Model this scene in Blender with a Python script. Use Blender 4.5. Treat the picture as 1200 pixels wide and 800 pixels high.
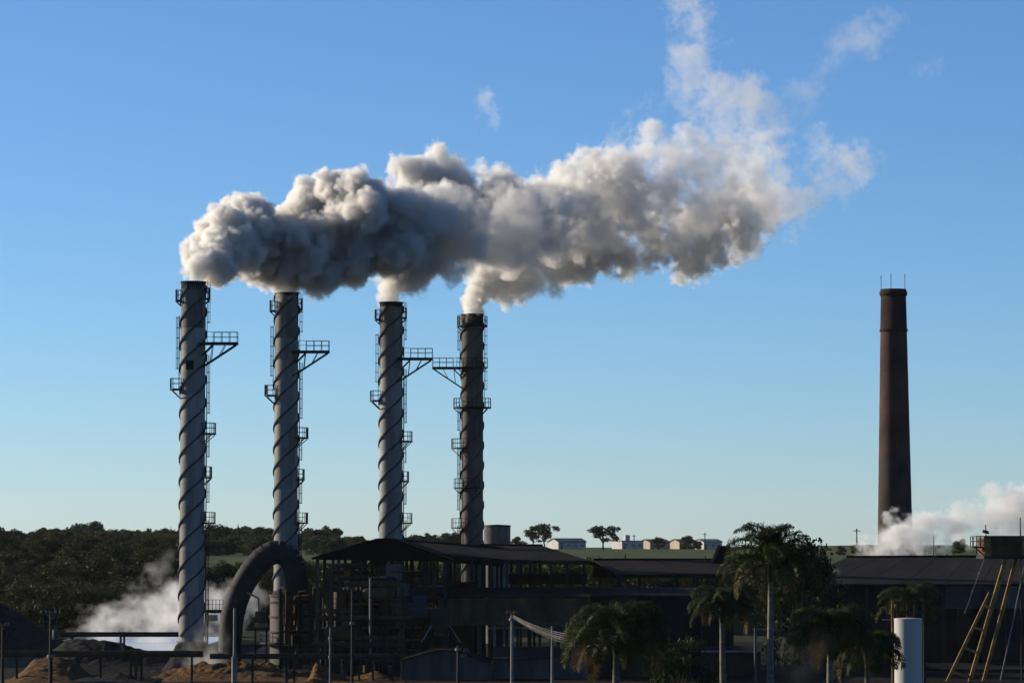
import bpy, bmesh, math, random
import numpy as np
from mathutils import Vector, Matrix

for o in list(bpy.data.objects):
    bpy.data.objects.remove(o)
SC = bpy.context.scene
COL = SC.collection

# ------------------------------------------------------------------ camera
F_PX = 3800.0            # focal length in pixels of a 1200 px wide frame
PITCH = math.atan(235 / F_PX)
CAM_Z = 14.0
cam_data = bpy.data.cameras.new("camera")
cam = bpy.data.objects.new("camera", cam_data)
COL.objects.link(cam)
SC.camera = cam
cam_data.sensor_width = 36.0
cam_data.lens = 36.0 * F_PX / 1200
cam_data.clip_start = 1.0
cam_data.clip_end = 20000.0
cam.location = (0, 0, CAM_Z)
cam.rotation_euler = (math.pi / 2 + PITCH, 0, 0)

# ------------------------------------------------------------------ sky and sun
SUN_EL = math.radians(16)
SUN_AZ = math.radians(-68)          # left of the viewing direction, beyond the stacks
world = bpy.data.worlds.new("World")
SC.world = world
world.use_nodes = True
wn = world.node_tree
bgn = wn.nodes["Background"]
skyn = wn.nodes.new("ShaderNodeTexSky")
skyn.sky_type = 'NISHITA'
skyn.sun_disc = False
skyn.sun_elevation = SUN_EL
skyn.sun_rotation = SUN_AZ
skyn.altitude = 2800
skyn.air_density = 1.11
skyn.dust_density = 1.26
skyn.ozone_density = 6.1
wn.links.new(skyn.outputs[0], bgn.inputs[0])
bgn.inputs[1].default_value = 0.070
sun_data = bpy.data.lights.new("sun", 'SUN')
sun_data.energy = 4.6
sun_data.angle = math.radians(0.5)
sun_data.color = (1.0, 0.87, 0.68)
sun = bpy.data.objects.new("sun", sun_data)
COL.objects.link(sun)
sdir = Vector((math.sin(SUN_AZ) * math.cos(SUN_EL), math.cos(SUN_AZ) * math.cos(SUN_EL), math.sin(SUN_EL)))
sun.rotation_euler = sdir.to_track_quat('Z', 'Y').to_euler()
SC.view_settings.view_transform = 'Standard'
SC.view_settings.look = 'None'
SC.view_settings.exposure = 1.0
SC.view_settings.gamma = 1.0
SC.view_settings.use_curve_mapping = False

SC.render.engine = 'CYCLES'
SC.cycles.use_denoising = True
SC.cycles.max_bounces = 8
SC.cycles.diffuse_bounces = 3
SC.cycles.glossy_bounces = 2
SC.cycles.transparent_max_bounces = 16
SC.cycles.volume_bounces = 5
SC.cycles.volume_step_rate = 2.5
SC.cycles.volume_max_steps = 512


def at(px, py, Y):
    """World point seen at pixel (px, py) of the 1200x800 photograph, at distance Y."""
    dx, dy = (px - 600) / F_PX, (400 - py) / F_PX
    cp, sp = math.cos(PITCH), math.sin(PITCH)
    k = Y / (cp - dy * sp)
    return Vector((dx * k, Y, CAM_Z + (sp + dy * cp) * k))


# ------------------------------------------------------------------ helpers
RND = random.Random(7)


class MB:
    """Collects boxes, bars, tubes and lathes into one mesh."""

    def __init__(self):
        self.v, self.f, self.sm = [], [], []

    def add(self, vs, fs, smooth=False):
        o = len(self.v)
        self.v += [tuple(p) for p in vs]
        self.f += [tuple(i + o for i in f) for f in fs]
        self.sm += [smooth] * len(fs)
        return self

    def hexa(self, a, b):
        """Two quads (same winding) joined into a closed box."""
        return self.add(list(a) + list(b), [(3, 2, 1, 0), (4, 5, 6, 7), (0, 1, 5, 4), (1, 2, 6, 5), (2, 3, 7, 6), (3, 0, 4, 7)])

    def box(self, x0, x1, y0, y1, z0, z1):
        return self.hexa([(x0, y0, z0), (x1, y0, z0), (x1, y1, z0), (x0, y1, z0)], [(x0, y0, z1), (x1, y0, z1), (x1, y1, z1), (x0, y1, z1)])

    def bar(self, p, q, w, h=None, up=(0, 0, 1)):
        p, q = Vector(p), Vector(q)
        h = h or w
        d = (q - p).normalized()
        u = Vector(up)
        if abs(d.dot(u)) > .98: u = Vector((0, 1, 0))
        s = d.cross(u).normalized() * w / 2
        t = s.cross(d).normalized() * h / 2
        return self.hexa([p - s - t, p + s - t, p + s + t, p - s + t], [q - s - t, q + s - t, q + s + t, q - s + t])

    def tube(self, pts, r, n=8, caps=True, smooth=True):
        pts = [Vector(p) for p in pts]
        rs = r if hasattr(r, '__len__') else [r] * len(pts)
        vs, fs = [], []
        nrm = None
        for i, p in enumerate(pts):
            d = (pts[min(i + 1, len(pts) - 1)] - pts[max(i - 1, 0)]).normalized()
            if nrm is None:
                nrm = d.cross(Vector((0, 0, 1)) if abs(d.z) < .95 else Vector((0, 1, 0))).normalized()
            nrm = (nrm - d * nrm.dot(d)).normalized()
            b = d.cross(nrm)
            for k in range(n):
                a = 2 * math.pi * k / n
                vs.append(p + (nrm * math.cos(a) + b * math.sin(a)) * rs[i])
        for i in range(len(pts) - 1):
            for k in range(n):
                fs.append((i * n + k, i * n + (k + 1) % n, (i + 1) * n + (k + 1) % n, (i + 1) * n + k))
        self.add(vs, fs, smooth)
        if caps:                                        # own vertices, so that the sides stay smooth and the ends flat
            self.add(vs[:n], [tuple(range(n))[::-1]])
            self.add(vs[-n:], [tuple(range(n))])
        return self

    def lathe(self, cx, cy, prof, n=32, smooth=True, close=False):
        vs, fs = [], []
        for r, z in prof:
            for k in range(n):
                a = 2 * math.pi * k / n
                vs.append((cx + r * math.cos(a), cy + r * math.sin(a), z))
        m = len(prof)
        for i in range(m if close else m - 1):
            j = (i + 1) % m
            for k in range(n):
                fs.append((i * n + k, i * n + (k + 1) % n, j * n + (k + 1) % n, j * n + k))
        self.add(vs, fs, smooth)
        if not close:
            for i, fl in ((0, True), (m - 1, False)):
                if prof[i][0] > 1e-4:
                    c = tuple(range(n))
                    self.add(vs[i * n:(i + 1) * n], [c[::-1] if fl else c])
        return self

    def sector(self, cx, cy, r0, r1, a0, a1, z0, z1, n=8):
        """Closed annular sector."""
        vs, fs = [], []
        for i in range(n + 1):
            a = a0 + (a1 - a0) * i / n
            c, s = math.cos(a), math.sin(a)
            vs += [(cx + r0 * c, cy + r0 * s, z0), (cx + r1 * c, cy + r1 * s, z0), (cx + r1 * c, cy + r1 * s, z1), (cx + r0 * c, cy + r0 * s, z1)]
        for i in range(n):
            for k in range(4):
                fs.append((i * 4 + k, i * 4 + (k + 1) % 4, i * 4 + 4 + (k + 1) % 4, i * 4 + 4 + k))
        fs += [(0, 3, 2, 1), (n * 4, n * 4 + 1, n * 4 + 2, n * 4 + 3)]
        return self.add(vs, fs)

    def plate(self, cx, cy, r, t, a0, a1, z0, z1, n=10):
        """Curved shell plate with smooth outer face."""
        an = [a0 + (a1 - a0) * i / n for i in range(n + 1)]
        vs = [(cx + r * math.cos(a), cy + r * math.sin(a), z) for a in an for z in (z0, z1)]
        self.add(vs, [(2 * i, 2 * i + 2, 2 * i + 3, 2 * i + 1) for i in range(n)], True)
        vi = [(cx + (r - t) * math.cos(a), cy + (r - t) * math.sin(a), z) for a in an for z in (z0, z1)]
        m = len(vs)
        fs = [(2 * i + 1, 2 * i + 3, m + 2 * i + 3, m + 2 * i + 1) for i in range(n)] + [(2 * i + 2, 2 * i, m + 2 * i, m + 2 * i + 2) for i in range(n)]
        fs += [(0, 1, m + 1, m), (2 * n + 1, 2 * n, m + 2 * n, m + 2 * n + 1)]
        return self.add(vs + vi, fs)

    def slab(self, q, t, down=(0, 0, -1)):
        d = Vector(down) * t
        return self.hexa([Vector(p) + d for p in q], [Vector(p) for p in q])

    def build(self, name, mat, parent=None, shift=None):
        off = Vector((0, 0, 0)) if shift is None else Vector(shift)
        p = parent
        while p is not None:
            off = off + p.location
            p = p.parent
        me = bpy.data.meshes.new(name)
        me.from_pydata([(v[0] - off.x, v[1] - off.y, v[2] - off.z) for v in self.v], [], self.f)
        me.polygons.foreach_set("use_smooth", self.sm)
        me.materials.append(mat)
        me.update()
        o = bpy.data.objects.new(name, me)
        COL.objects.link(o)
        o.parent = parent
        return o


def thing(name, loc, label, cat, group=None):
    o = bpy.data.objects.new(name, None)
    o.empty_display_size = 0.3
    COL.objects.link(o)
    o.location = loc
    return tag(o, label, cat, group)


def tag(o, label, cat=None, group=None, kind=None):
    o["label"] = label
    if cat: o["category"] = cat
    if group: o["group"] = group
    if kind: o["kind"] = kind
    return o


def copy_tree(src, parent=None):
    c = src.copy()
    COL.objects.link(c)
    c.parent = parent
    for ch in list(src.children):
        copy_tree(ch, c)
    return c


# ------------------------------------------------------------------ materials
def material(name, c1, c2=None, scale=1.0, rough=0.8, metal=0.0, bump=0.0, stretch=(1, 1, 1), detail=6, var=0.0, spec=0.08, lo=.35, hi=.65, corr=None):
    m = bpy.data.materials.new(name)
    m.use_nodes = True
    nt = m.node_tree
    N, L = nt.nodes.new, nt.links.new
    b = nt.nodes["Principled BSDF"]
    b.inputs["Roughness"].default_value = rough
    b.inputs["Metallic"].default_value = metal
    b.inputs["Specular IOR Level"].default_value = spec
    c2 = c2 or tuple(x * .7 for x in c1)
    tc, mp, no = N("ShaderNodeTexCoord"), N("ShaderNodeMapping"), N("ShaderNodeTexNoise")
    mp.inputs["Scale"].default_value = stretch
    no.inputs["Scale"].default_value = scale
    no.inputs["Detail"].default_value = detail
    no.inputs["Roughness"].default_value = .62
    geo = N("ShaderNodeNewGeometry")
    L(geo.outputs["Position"], mp.inputs[0])
    L(mp.outputs[0], no.inputs[0])
    rp = N("ShaderNodeMapRange")
    rp.inputs[1].default_value, rp.inputs[2].default_value = lo, hi
    L(no.outputs["Fac"], rp.inputs[0])
    mx = N("ShaderNodeMix"); mx.data_type = 'RGBA'
    mx.inputs["A"].default_value = (*c1, 1); mx.inputs["B"].default_value = (*c2, 1)
    L(rp.outputs[0], mx.inputs["Factor"])
    col = mx.outputs["Result"]
    if var:
        oi = N("ShaderNodeObjectInfo")
        r2 = N("ShaderNodeMapRange"); r2.inputs[3].default_value = 1 - var; r2.inputs[4].default_value = 1 + var
        L(oi.outputs["Random"], r2.inputs[0])
        hs = N("ShaderNodeHueSaturation")
        L(r2.outputs[0], hs.inputs["Value"]); L(col, hs.inputs["Color"])
        col = hs.outputs[0]
    L(col, b.inputs["Base Color"])
    hgt = no.outputs["Fac"]
    if corr:                                     # corrugated sheet: pitch along X, depth
        wv = N("ShaderNodeTexWave"); wv.wave_type = 'BANDS'; wv.bands_direction = 'X'
        wv.inputs["Scale"].default_value = corr
        L(geo.outputs["Position"], wv.inputs[0])
        ad = N("ShaderNodeMath"); ad.operation = 'MULTIPLY_ADD'; ad.inputs[1].default_value = .3
        L(no.outputs["Fac"], ad.inputs[0]); L(wv.outputs["Fac"], ad.inputs[2])
        hgt = ad.outputs[0]
    if bump:
        bp = N("ShaderNodeBump"); bp.inputs["Distance"].default_value = bump; bp.inputs["Strength"].default_value = .8
        L(hgt, bp.inputs["Height"]); L(bp.outputs[0], b.inputs["Normal"])
    return m


def leaf_material(name, c1, c2, scale=.6, var=.25, trans=.3):
    m = bpy.data.materials.new(name)
    m.use_nodes = True
    nt = m.node_tree
    N, L = nt.nodes.new, nt.links.new
    out = nt.nodes["Material Output"]
    b = nt.nodes["Principled BSDF"]
    b.inputs["Roughness"].default_value = .55
    b.inputs["Specular IOR Level"].default_value = .05
    no, geo = N("ShaderNodeTexNoise"), N("ShaderNodeNewGeometry")
    no.inputs["Scale"].default_value = scale
    L(geo.outputs["Position"], no.inputs[0])
    mx = N("ShaderNodeMix"); mx.data_type = 'RGBA'
    mx.inputs["A"].default_value = (*c1, 1); mx.inputs["B"].default_value = (*c2, 1)
    rp = N("ShaderNodeMapRange"); rp.inputs[1].default_value = .35; rp.inputs[2].default_value = .65
    L(no.outputs["Fac"], rp.inputs[0]); L(rp.outputs[0], mx.inputs["Factor"])
    oi, r2, hs = N("ShaderNodeObjectInfo"), N("ShaderNodeMapRange"), N("ShaderNodeHueSaturation")
    r2.inputs[3].default_value = 1 - var; r2.inputs[4].default_value = 1 + var
    L(oi.outputs["Random"], r2.inputs[0]); L(r2.outputs[0], hs.inputs["Value"]); L(mx.outputs["Result"], hs.inputs["Color"])
    L(hs.outputs[0], b.inputs["Base Color"])
    tr, ms = N("ShaderNodeBsdfTranslucent"), N("ShaderNodeMixShader")
    L(hs.outputs[0], tr.inputs[0]); ms.inputs[0].default_value = trans
    L(b.outputs[0], ms.inputs[1]); L(tr.outputs[0], ms.inputs[2]); L(ms.outputs[0], out.inputs["Surface"])
    return m


M = {
    'galv': material("weathered_galvanised_plate", (.20, .20, .19), (.115, .115, .108), .5, .6, 0, .01, (1, 1, .12), var=.16),
    'galv_soot': material("soot_streaked_plate", (.15, .145, .135), (.05, .048, .045), .6, .7, 0, .01, (1, 1, .1), var=.15),
    'galv_dark': material("sooty_plate", (.095, .09, .078), (.045, .042, .037), .4, .7, 0, .01, (1, 1, .25), var=.12),
    'strake': material("shaded_rusty_strake", (.06, .061, .062), (.038, .038, .038), .8, .8),  # shading of the fins put into their colour, with a rusty dark tone
    'soot': material("soot_black", (.022, .021, .02), (.012, .012, .012), 1.2, .9),
    'steel': material("dark_steel_paint", (.03, .029, .027), (.016, .015, .014), .9, .7, 0, var=.25),
    'steel_lt': material("grey_galvanised_steel", (.16, .16, .155), (.1, .1, .095), .9, .6, 0, var=.1),
    'rust': material("rusty_steel", (.065, .038, .02), (.03, .019, .012), 1.1, .85, 0, .01, var=.25),
    'tan': material("dusty_tan_paint", (.075, .058, .034), (.032, .025, .016), .7, .8, 0, .005, (1, 1, .35), var=.25),
    'ochre': material("ochre_paint", (.26, .15, .045), (.12, .068, .024), 1.3, .6, 0, .004, var=.1),
    'duct': material("dull_grey_duct_plate", (.03, .031, .033), (.016, .017, .018), .6, .7, 0, .01, var=.12),
    'roof_black': material("black_roof_sheet", (.007, .0068, .0065), (.004, .004, .004), .8, .95, 0, 0, var=.1, spec=.03),
    'roof_grey': material("dirty_grey_roof_sheet", (.018, .0165, .016), (.010, .009, .009), .25, .9, 0, .02, (1, .3, 1), corr=2.2, var=.22, spec=.03),
    'roof_brown': material("brown_dusted_roof_sheet", (.016, .0125, .0105), (.009, .0075, .0065), .25, .9, 0, .02, (1, .3, 1), corr=2.2, var=.22, spec=.03),
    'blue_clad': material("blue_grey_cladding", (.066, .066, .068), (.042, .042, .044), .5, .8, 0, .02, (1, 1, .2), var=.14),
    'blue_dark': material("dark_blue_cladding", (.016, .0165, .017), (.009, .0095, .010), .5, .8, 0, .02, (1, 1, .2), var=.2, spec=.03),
    'blue_box': material("blue_enamel", (.03, .036, .07), (.02, .025, .045), 1., .5),
    'brown_wall': material("brown_rendered_wall", (.032, .023, .018), (.018, .013, .011), .6, .9, 0, .01, var=.2),
    'white': material("white_tank_paint", (.33, .325, .31), (.285, .28, .265), .4, .45, 0, 0, (1, 1, .12)),
    'white_wall': material("white_render", (.40, .385, .36), (.3, .29, .27), .5, .85),
    'pink_wall': material("cream_render", (.33, .27, .21), (.25, .2, .16), .5, .85),
    'tile': material("clay_roof_tile", (.16, .09, .06), (.10, .06, .045), .8, .9),
    'tile_grey': material("fibre_cement_roof", (.15, .15, .15), (.09, .09, .09), .8, .9),
    'glass': material("dark_window_glass", (.03, .035, .04), None, 1, .12, 0, 0, spec=.5),
    'brick': material("old_red_brick", (.066, .036, .027), (.036, .022, .018), .5, .9, 0, .01, (1, 1, .6), detail=9, var=.12),
    'brick_grey': material("smoke_greyed_brick", (.045, .035, .03), (.028, .023, .021), .5, .9, 0, .01, (1, 1, .6), detail=9, var=.1),
    'brick_dark': material("sooted_brick", (.036, .02, .015), (.02, .012, .011), .6, .95, 0, .01),
    'concrete': material("stained_concrete", (.13, .125, .115), (.07, .066, .06), .6, .9, 0, .01),
    'bagasse': material("straw_brown_bagasse", (.125, .07, .028), (.04, .024, .012), 2.2, 1., 0, .4, detail=12),
    'ash': material("dark_boiler_ash", (.02, .019, .019), (.009, .009, .009), 1.2, 1., 0, .3, detail=12),
    'earth': material("dark_yard_earth", (.014, .0125, .0105), (.008, .0072, .0064), .06, 1., 0, .1, detail=10, spec=.03),
    'grass': material("pasture_grass", (.042, .06, .012), (.028, .04, .009), .05, 1., 0, .2, (1, .25, 1), detail=10),
    'scrub': material("hillside_scrub", (.022, .027, .009), (.012, .015, .006), .12, 1., 0, .4, detail=10),
    'bark': material("brown_bark", (.08, .06, .045), (.05, .038, .03), 1.5, .95, 0, .02),
    'palm_bark': material("pale_grey_palm_trunk", (.14, .125, .105), (.075, .066, .056), 1.2, .85, 0, .02, (1, 1, 3)),
    'shaft': material("green_crownshaft", (.05, .058, .02), (.035, .04, .015), 1., .6),
    'wood': material("weathered_pole_wood", (.05, .042, .036), (.028, .024, .02), 1.5, .9, 0, 0, (1, 1, .1)),
    'black': material("black_rubber", (.015, .015, .015), None, 1, .6),
    'porcelain': material("glazed_insulator", (.1, .09, .08), None, 1, .3),
    'leaf_far': leaf_material("far_tree_leaf", (.036, .044, .02), (.02, .027, .014)),
    'leaf_olive': leaf_material("olive_leaf", (.032, .034, .010), (.014, .017, .0065), .25, .25, .15),
    'leaf_dark': leaf_material("dark_leaf", (.017, .023, .009), (.01, .014, .006)),
    'leaf_palm': leaf_material("palm_leaflet", (.036, .045, .013), (.017, .023, .008), 1.2, .15, .25),
    'leaf_dry': leaf_material("dry_palm_frond", (.075, .055, .025), (.045, .032, .016), 1.2, .15, .25),
}
wm = bpy.data.materials.new("foamy_pond_water")
wm.use_nodes = True
_b = wm.node_tree.nodes["Principled BSDF"]
_b.inputs["Base Color"].default_value = (.52, .54, .55, 1)
_b.inputs["Roughness"].default_value = .25
_n = wm.node_tree.nodes.new("ShaderNodeTexNoise"); _n.inputs["Scale"].default_value = .8; _n.inputs["Detail"].default_value = 5
_p = wm.node_tree.nodes.new("ShaderNodeBump"); _p.inputs["Distance"].default_value = .15
wm.node_tree.links.new(_n.outputs[0], _p.inputs["Height"]); wm.node_tree.links.new(_p.outputs[0], _b.inputs["Normal"])
M['water'] = wm

# ------------------------------------------------------------------ smoke and steam
def lattice_noise(shape, cell, rng, warp=None):
    """Smooth value noise (-1..1) on a voxel grid, CELL voxels per lattice step."""
    mats = []
    for n, c in zip(shape, cell if hasattr(cell, '__len__') else (cell,) * 3):
        m = int(math.ceil(n / c)) + 3
        t = np.arange(n) / c + rng.random()
        i = t.astype(int)
        f = t - i
        f = f * f * (3 - 2 * f)
        M = np.zeros((n, m), np.float32)
        M[np.arange(n), i] = 1 - f
        M[np.arange(n), i + 1] += f
        mats.append(M)
    L = rng.uniform(-1, 1, [M.shape[1] for M in mats]).astype(np.float32)
    L = np.tensordot(mats[0], L, (1, 0))
    L = np.tensordot(L, mats[1], (1, 1)).transpose(0, 2, 1)
    L = np.tensordot(L, mats[2], (2, 1))
    return L


def sample(grid, x, y, z):
    """Trilinear lookup at voxel coordinates."""
    nx, ny, nz = grid.shape
    x = np.clip(x, 0, nx - 1.001); y = np.clip(y, 0, ny - 1.001); z = np.clip(z, 0, nz - 1.001)
    i, j, k = x.astype(np.int32), y.astype(np.int32), z.astype(np.int32)
    fx, fy, fz = (x - i).astype(np.float32), (y - j).astype(np.float32), (z - k).astype(np.float32)
    g = grid.ravel(); b = (i * ny + j) * nz + k; sy, sx = nz, ny * nz
    c00 = g[b] * (1 - fz) + g[b + 1] * fz
    c01 = g[b + sy] * (1 - fz) + g[b + sy + 1] * fz
    c10 = g[b + sx] * (1 - fz) + g[b + sx + 1] * fz
    c11 = g[b + sx + sy] * (1 - fz) + g[b + sx + sy + 1] * fz
    return (c00 * (1 - fy) + c01 * fy) * (1 - fx) + (c10 * (1 - fy) + c11 * fy) * fx


def smoke_material(name, colour, aniso):
    m = bpy.data.materials.new(name)
    m.use_nodes = True
    nt = m.node_tree
    nt.nodes.clear()
    out = nt.nodes.new("ShaderNodeOutputMaterial")
    vol = nt.nodes.new("ShaderNodeVolumePrincipled")
    vol.inputs["Color"].default_value = (*colour, 1)
    vol.inputs["Density"].default_value = 1.0
    vol.inputs["Density Attribute"].default_value = "density"
    vol.inputs["Anisotropy"].default_value = aniso
    nt.links.new(vol.outputs[0], out.inputs["Volume"])
    return m


def volume_object(name, dens, lo, hi, mat, label, category, origin=(0, 0, 0), yaw=0.0):
    """A body of smoke: the density worked out on a lattice of points, turned into a volume by geometry nodes."""
    nx, ny, nz = dens.shape
    me = bpy.data.meshes.new(name)
    me.vertices.add(dens.size)
    a = me.attributes.new("rho", 'FLOAT', 'POINT')
    a.data.foreach_set("value", np.ascontiguousarray(dens, np.float32).ravel())
    gx, gy, gz = np.meshgrid(*[np.linspace(l, h, n, dtype=np.float32) for l, h, n in zip(lo, hi, dens.shape)], indexing='ij')
    me.vertices.foreach_set("co", np.stack([gx, gy, gz], -1).ravel())
    me.update()
    o = bpy.data.objects.new(name, me)
    COL.objects.link(o)
    o.location = origin
    o.rotation_euler = (0, 0, yaw)
    ng = bpy.data.node_groups.new(name + "_field", 'GeometryNodeTree')
    ng.interface.new_socket("Geometry", in_out='INPUT', socket_type='NodeSocketGeometry')
    ng.interface.new_socket("Geometry", in_out='OUTPUT', socket_type='NodeSocketGeometry')
    N, L = ng.nodes.new, ng.links.new
    gi, go = N('NodeGroupInput'), N('NodeGroupOutput')
    pos, sep = N('GeometryNodeInputPosition'), N('ShaderNodeSeparateXYZ')
    L(pos.outputs[0], sep.inputs[0])

    def mth(op, a, b, c=None):
        n = N('ShaderNodeMath'); n.operation = op
        for i, v in enumerate((a, b, c)):
            if v is None: continue
            if isinstance(v, (int, float)): n.inputs[i].default_value = v
            else: L(v, n.inputs[i])
        return n.outputs[0]
    idx = None
    for ax in range(3):
        n = dens.shape[ax]
        s = (n - 1) / (hi[ax] - lo[ax])
        t = mth('ROUND', mth('MULTIPLY_ADD', sep.outputs[ax], s, -lo[ax] * s), 0)
        t = mth('MINIMUM', mth('MAXIMUM', t, 0), n - 1)
        idx = t if idx is None else mth('MULTIPLY_ADD', idx, n, t)
    fi = N('FunctionNodeFloatToInt'); L(idx, fi.inputs[0])
    na = N('GeometryNodeInputNamedAttribute'); na.data_type = 'FLOAT'; na.inputs[0].default_value = "rho"
    si = N('GeometryNodeSampleIndex'); si.data_type = 'FLOAT'; si.domain = 'POINT'
    L(gi.outputs[0], si.inputs[0]); L(na.outputs[0], si.inputs[1]); L(fi.outputs[0], si.inputs["Index"])
    vc = N('GeometryNodeVolumeCube')
    L(si.outputs[0], vc.inputs["Density"])
    vc.inputs["Min"].default_value = lo
    vc.inputs["Max"].default_value = hi
    for k, n in zip("XYZ", dens.shape): vc.inputs["Resolution " + k].default_value = n
    sm = N('GeometryNodeSetMaterial'); sm.inputs["Material"].default_value = mat
    L(vc.outputs[0], sm.inputs[0]); L(sm.outputs[0], go.inputs[0])
    md = o.modifiers.new("field", 'NODES'); md.node_group = ng
    me.materials.append(mat)
    o["kind"] = "stuff"; o["label"] = label; o["category"] = category
    return o


# ------------------------------------------------------------------ terrain
def sstep(a, b, x):
    t = np.clip((x - a) / (b - a), 0, 1)
    return t * t * (3 - 2 * t)


def height(x, y):
    h = 9.9 * sstep(462, 640, y) + 2.3 * sstep(640, 1150, y)
    h = h + sstep(470, 640, y) * (.5 * np.sin(x * .013 + y * .004) + .3 * np.sin(x * .041 + 1.7))
    return h - .012 * np.clip(y - 1300, 0, None)


def sheet(name, xs, ys, mat, label):
    X, Y = np.meshgrid(xs, ys, indexing='ij')
    Z = height(X, Y)
    nx, ny = len(xs), len(ys)
    me = bpy.data.meshes.new(name)
    f = [(i * ny + j, (i + 1) * ny + j, (i + 1) * ny + j + 1, i * ny + j + 1) for i in range(nx - 1) for j in range(ny - 1)]
    me.from_pydata(np.stack([X, Y, Z], -1).reshape(-1, 3).tolist(), [], f)
    me.polygons.foreach_set("use_smooth", [True] * len(f))
    me.materials.append(mat)
    o = bpy.data.objects.new(name, me)
    COL.objects.link(o)
    return tag(o, label, None, None, "structure")


XS = np.concatenate([np.linspace(-4000, -260, 12), np.linspace(-240, 240, 81), np.linspace(260, 4000, 12)])
sheet("ground", XS, np.concatenate([[-400, 0, 150, 250, 300], np.linspace(320, 460, 29)]), M['earth'], "dark bare earth of the factory yard")
sheet("hillside", XS, np.linspace(460, 600, 29), M['scrub'], "dark scrubby slope rising behind the factory")
sheet("field", XS, np.concatenate([np.linspace(600, 1300, 57), np.linspace(1400, 9000, 14)]), M['grass'], "sunlit green pasture rising behind the factory roofs")


# ------------------------------------------------------------------ tall stacks
def railing(mb, pts, h=1.1, post=.035, mid=True):
    """Handrail with posts along a polyline of deck points."""
    for p in pts:
        mb.bar(p, Vector(p) + Vector((0, 0, h)), post * 1.7)
    for a, b in zip(pts[:-1], pts[1:]):
        for k in ((h, h * .52) if mid else (h,)):
            mb.bar(Vector(a) + Vector((0, 0, k)), Vector(b) + Vector((0, 0, k)), post * 1.4)


def arc(cx, cy, r, a0, a1, z, n):
    return [Vector((cx + r * math.cos(a0 + (a1 - a0) * i / n), cy + r * math.sin(a0 + (a1 - a0) * i / n), z)) for i in range(n + 1)]


def caged_ladder(root, cx, cy, R, ang, z0, z1, mat):
    c, s = math.cos(ang), math.sin(ang)
    t = Vector((-s, c, 0))
    base = Vector((cx + (R + .16) * c, cy + (R + .16) * s, 0))
    mb = MB()
    for k in (-.22, .22):
        mb.bar(base + t * k + Vector((0, 0, z0)), base + t * k + Vector((0, 0, z1 + 1.0)), .06)
    z = z0 + .2
    while z < z1 + .9:
        mb.bar(base - t * .2 + Vector((0, 0, z)), base + t * .2 + Vector((0, 0, z)), .04)
        z += .45
    lad = mb.build("ladder", mat, root)
    mb = MB()
    z = z0 + 2.2
    while z < z1 + .9:
        pts = [base + t * (.36 * math.cos(a)) + Vector((c, s, 0)) * (.34 * math.sin(a)) + Vector((0, 0, z)) for a in np.linspace(.1, math.pi - .1, 7)]
        mb.tube(pts, .03, 5, True, False)
        z += 1.1
    for a in np.linspace(.5, math.pi - .5, 4):
        d = t * (.36 * math.cos(a)) + Vector((c, s, 0)) * (.34 * math.sin(a))
        if z1 > z0 + 2.4:
            mb.bar(base + d + Vector((0, 0, z0 + 2.1)), base + d + Vector((0, 0, z1 + .9)), .035)
    if mb.v: mb.build("ladder_cage", mat, lad)


def arc_platform(root, cx, cy, R, ang, half, depth, z, mat, n=8):
    pl = MB().sector(cx, cy, R + .02, R + depth, ang - half, ang + half, z - .16, z, n).build("platform", mat, root)
    mb = MB()
    pts = arc(cx, cy, R + depth - .05, ang - half + .02, ang + half - .02, z, n)
    a0, a1 = ang - half, ang + half
    closed = half > 3.1
    if not closed:
        pts = [Vector((cx + (R + .1) * math.cos(a0), cy + (R + .1) * math.sin(a0), z))] + pts + [Vector((cx + (R + .1) * math.cos(a1), cy + (R + .1) * math.sin(a1), z))]
    railing(mb, pts)
    mb.build("railing", mat, pl)
    for a in np.linspace(a0 + .15, a1 - .15, max(2, int(half * 2.2))):
        c, s = math.cos(a), math.sin(a)
        MB().bar((cx + (R + depth * .9) * c, cy + (R + depth * .9) * s, z - .2), (cx + R * c, cy + R * s, z - .2 - depth * .8), .09).build("bracket", mat, pl)
    return pl


def sampling_platform(root, cx, cy, R, side, z, length, mat):
    """Long rectangular platform on a triangular truss, SIDE +1 to the right, -1 to the left."""
    x0, x1 = cx + side * (R - .6), cx + side * (R + length)
    pl = MB().box(min(x0, x1), max(x0, x1), cy - 1.9, cy - .5, z - .28, z).build("platform", mat, root)
    mb = MB()
    n = 4
    xo = [cx + side * (R + .15 + (length - .2) * i / n) for i in range(n + 1)]
    railing(mb, [Vector((x, cy - 1.86, z)) for x in xo])
    railing(mb, [Vector((xo[-1], cy - 1.86, z)), Vector((xo[-1], cy - .54, z))])
    railing(mb, [Vector((x, cy - .54, z)) for x in xo[1:]])
    mb.build("railing", mat, pl)
    for yy in (cy - 1.8, cy - .6):
        mb = MB()
        tip, foot = Vector((cx + side * (R + length - .2), yy, z - .3)), Vector((cx + side * (R - .55), yy, z - 2.55 - .35))
        mb.bar(tip, foot, .13)
        a = Vector((cx + side * (R + length * .62), yy, z - .3)); b = tip.lerp(foot, .45)
        mb.bar(a, b, .07); c = Vector((cx + side * (R + length * .25), yy, z - .3))
        mb.bar(c, tip.lerp(foot, .68), .07); mb.bar(c, Vector((cx + side * (R - .3), yy, z - 1.5)), .12)
        mb.build("truss", mat, pl)
    return pl


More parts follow.
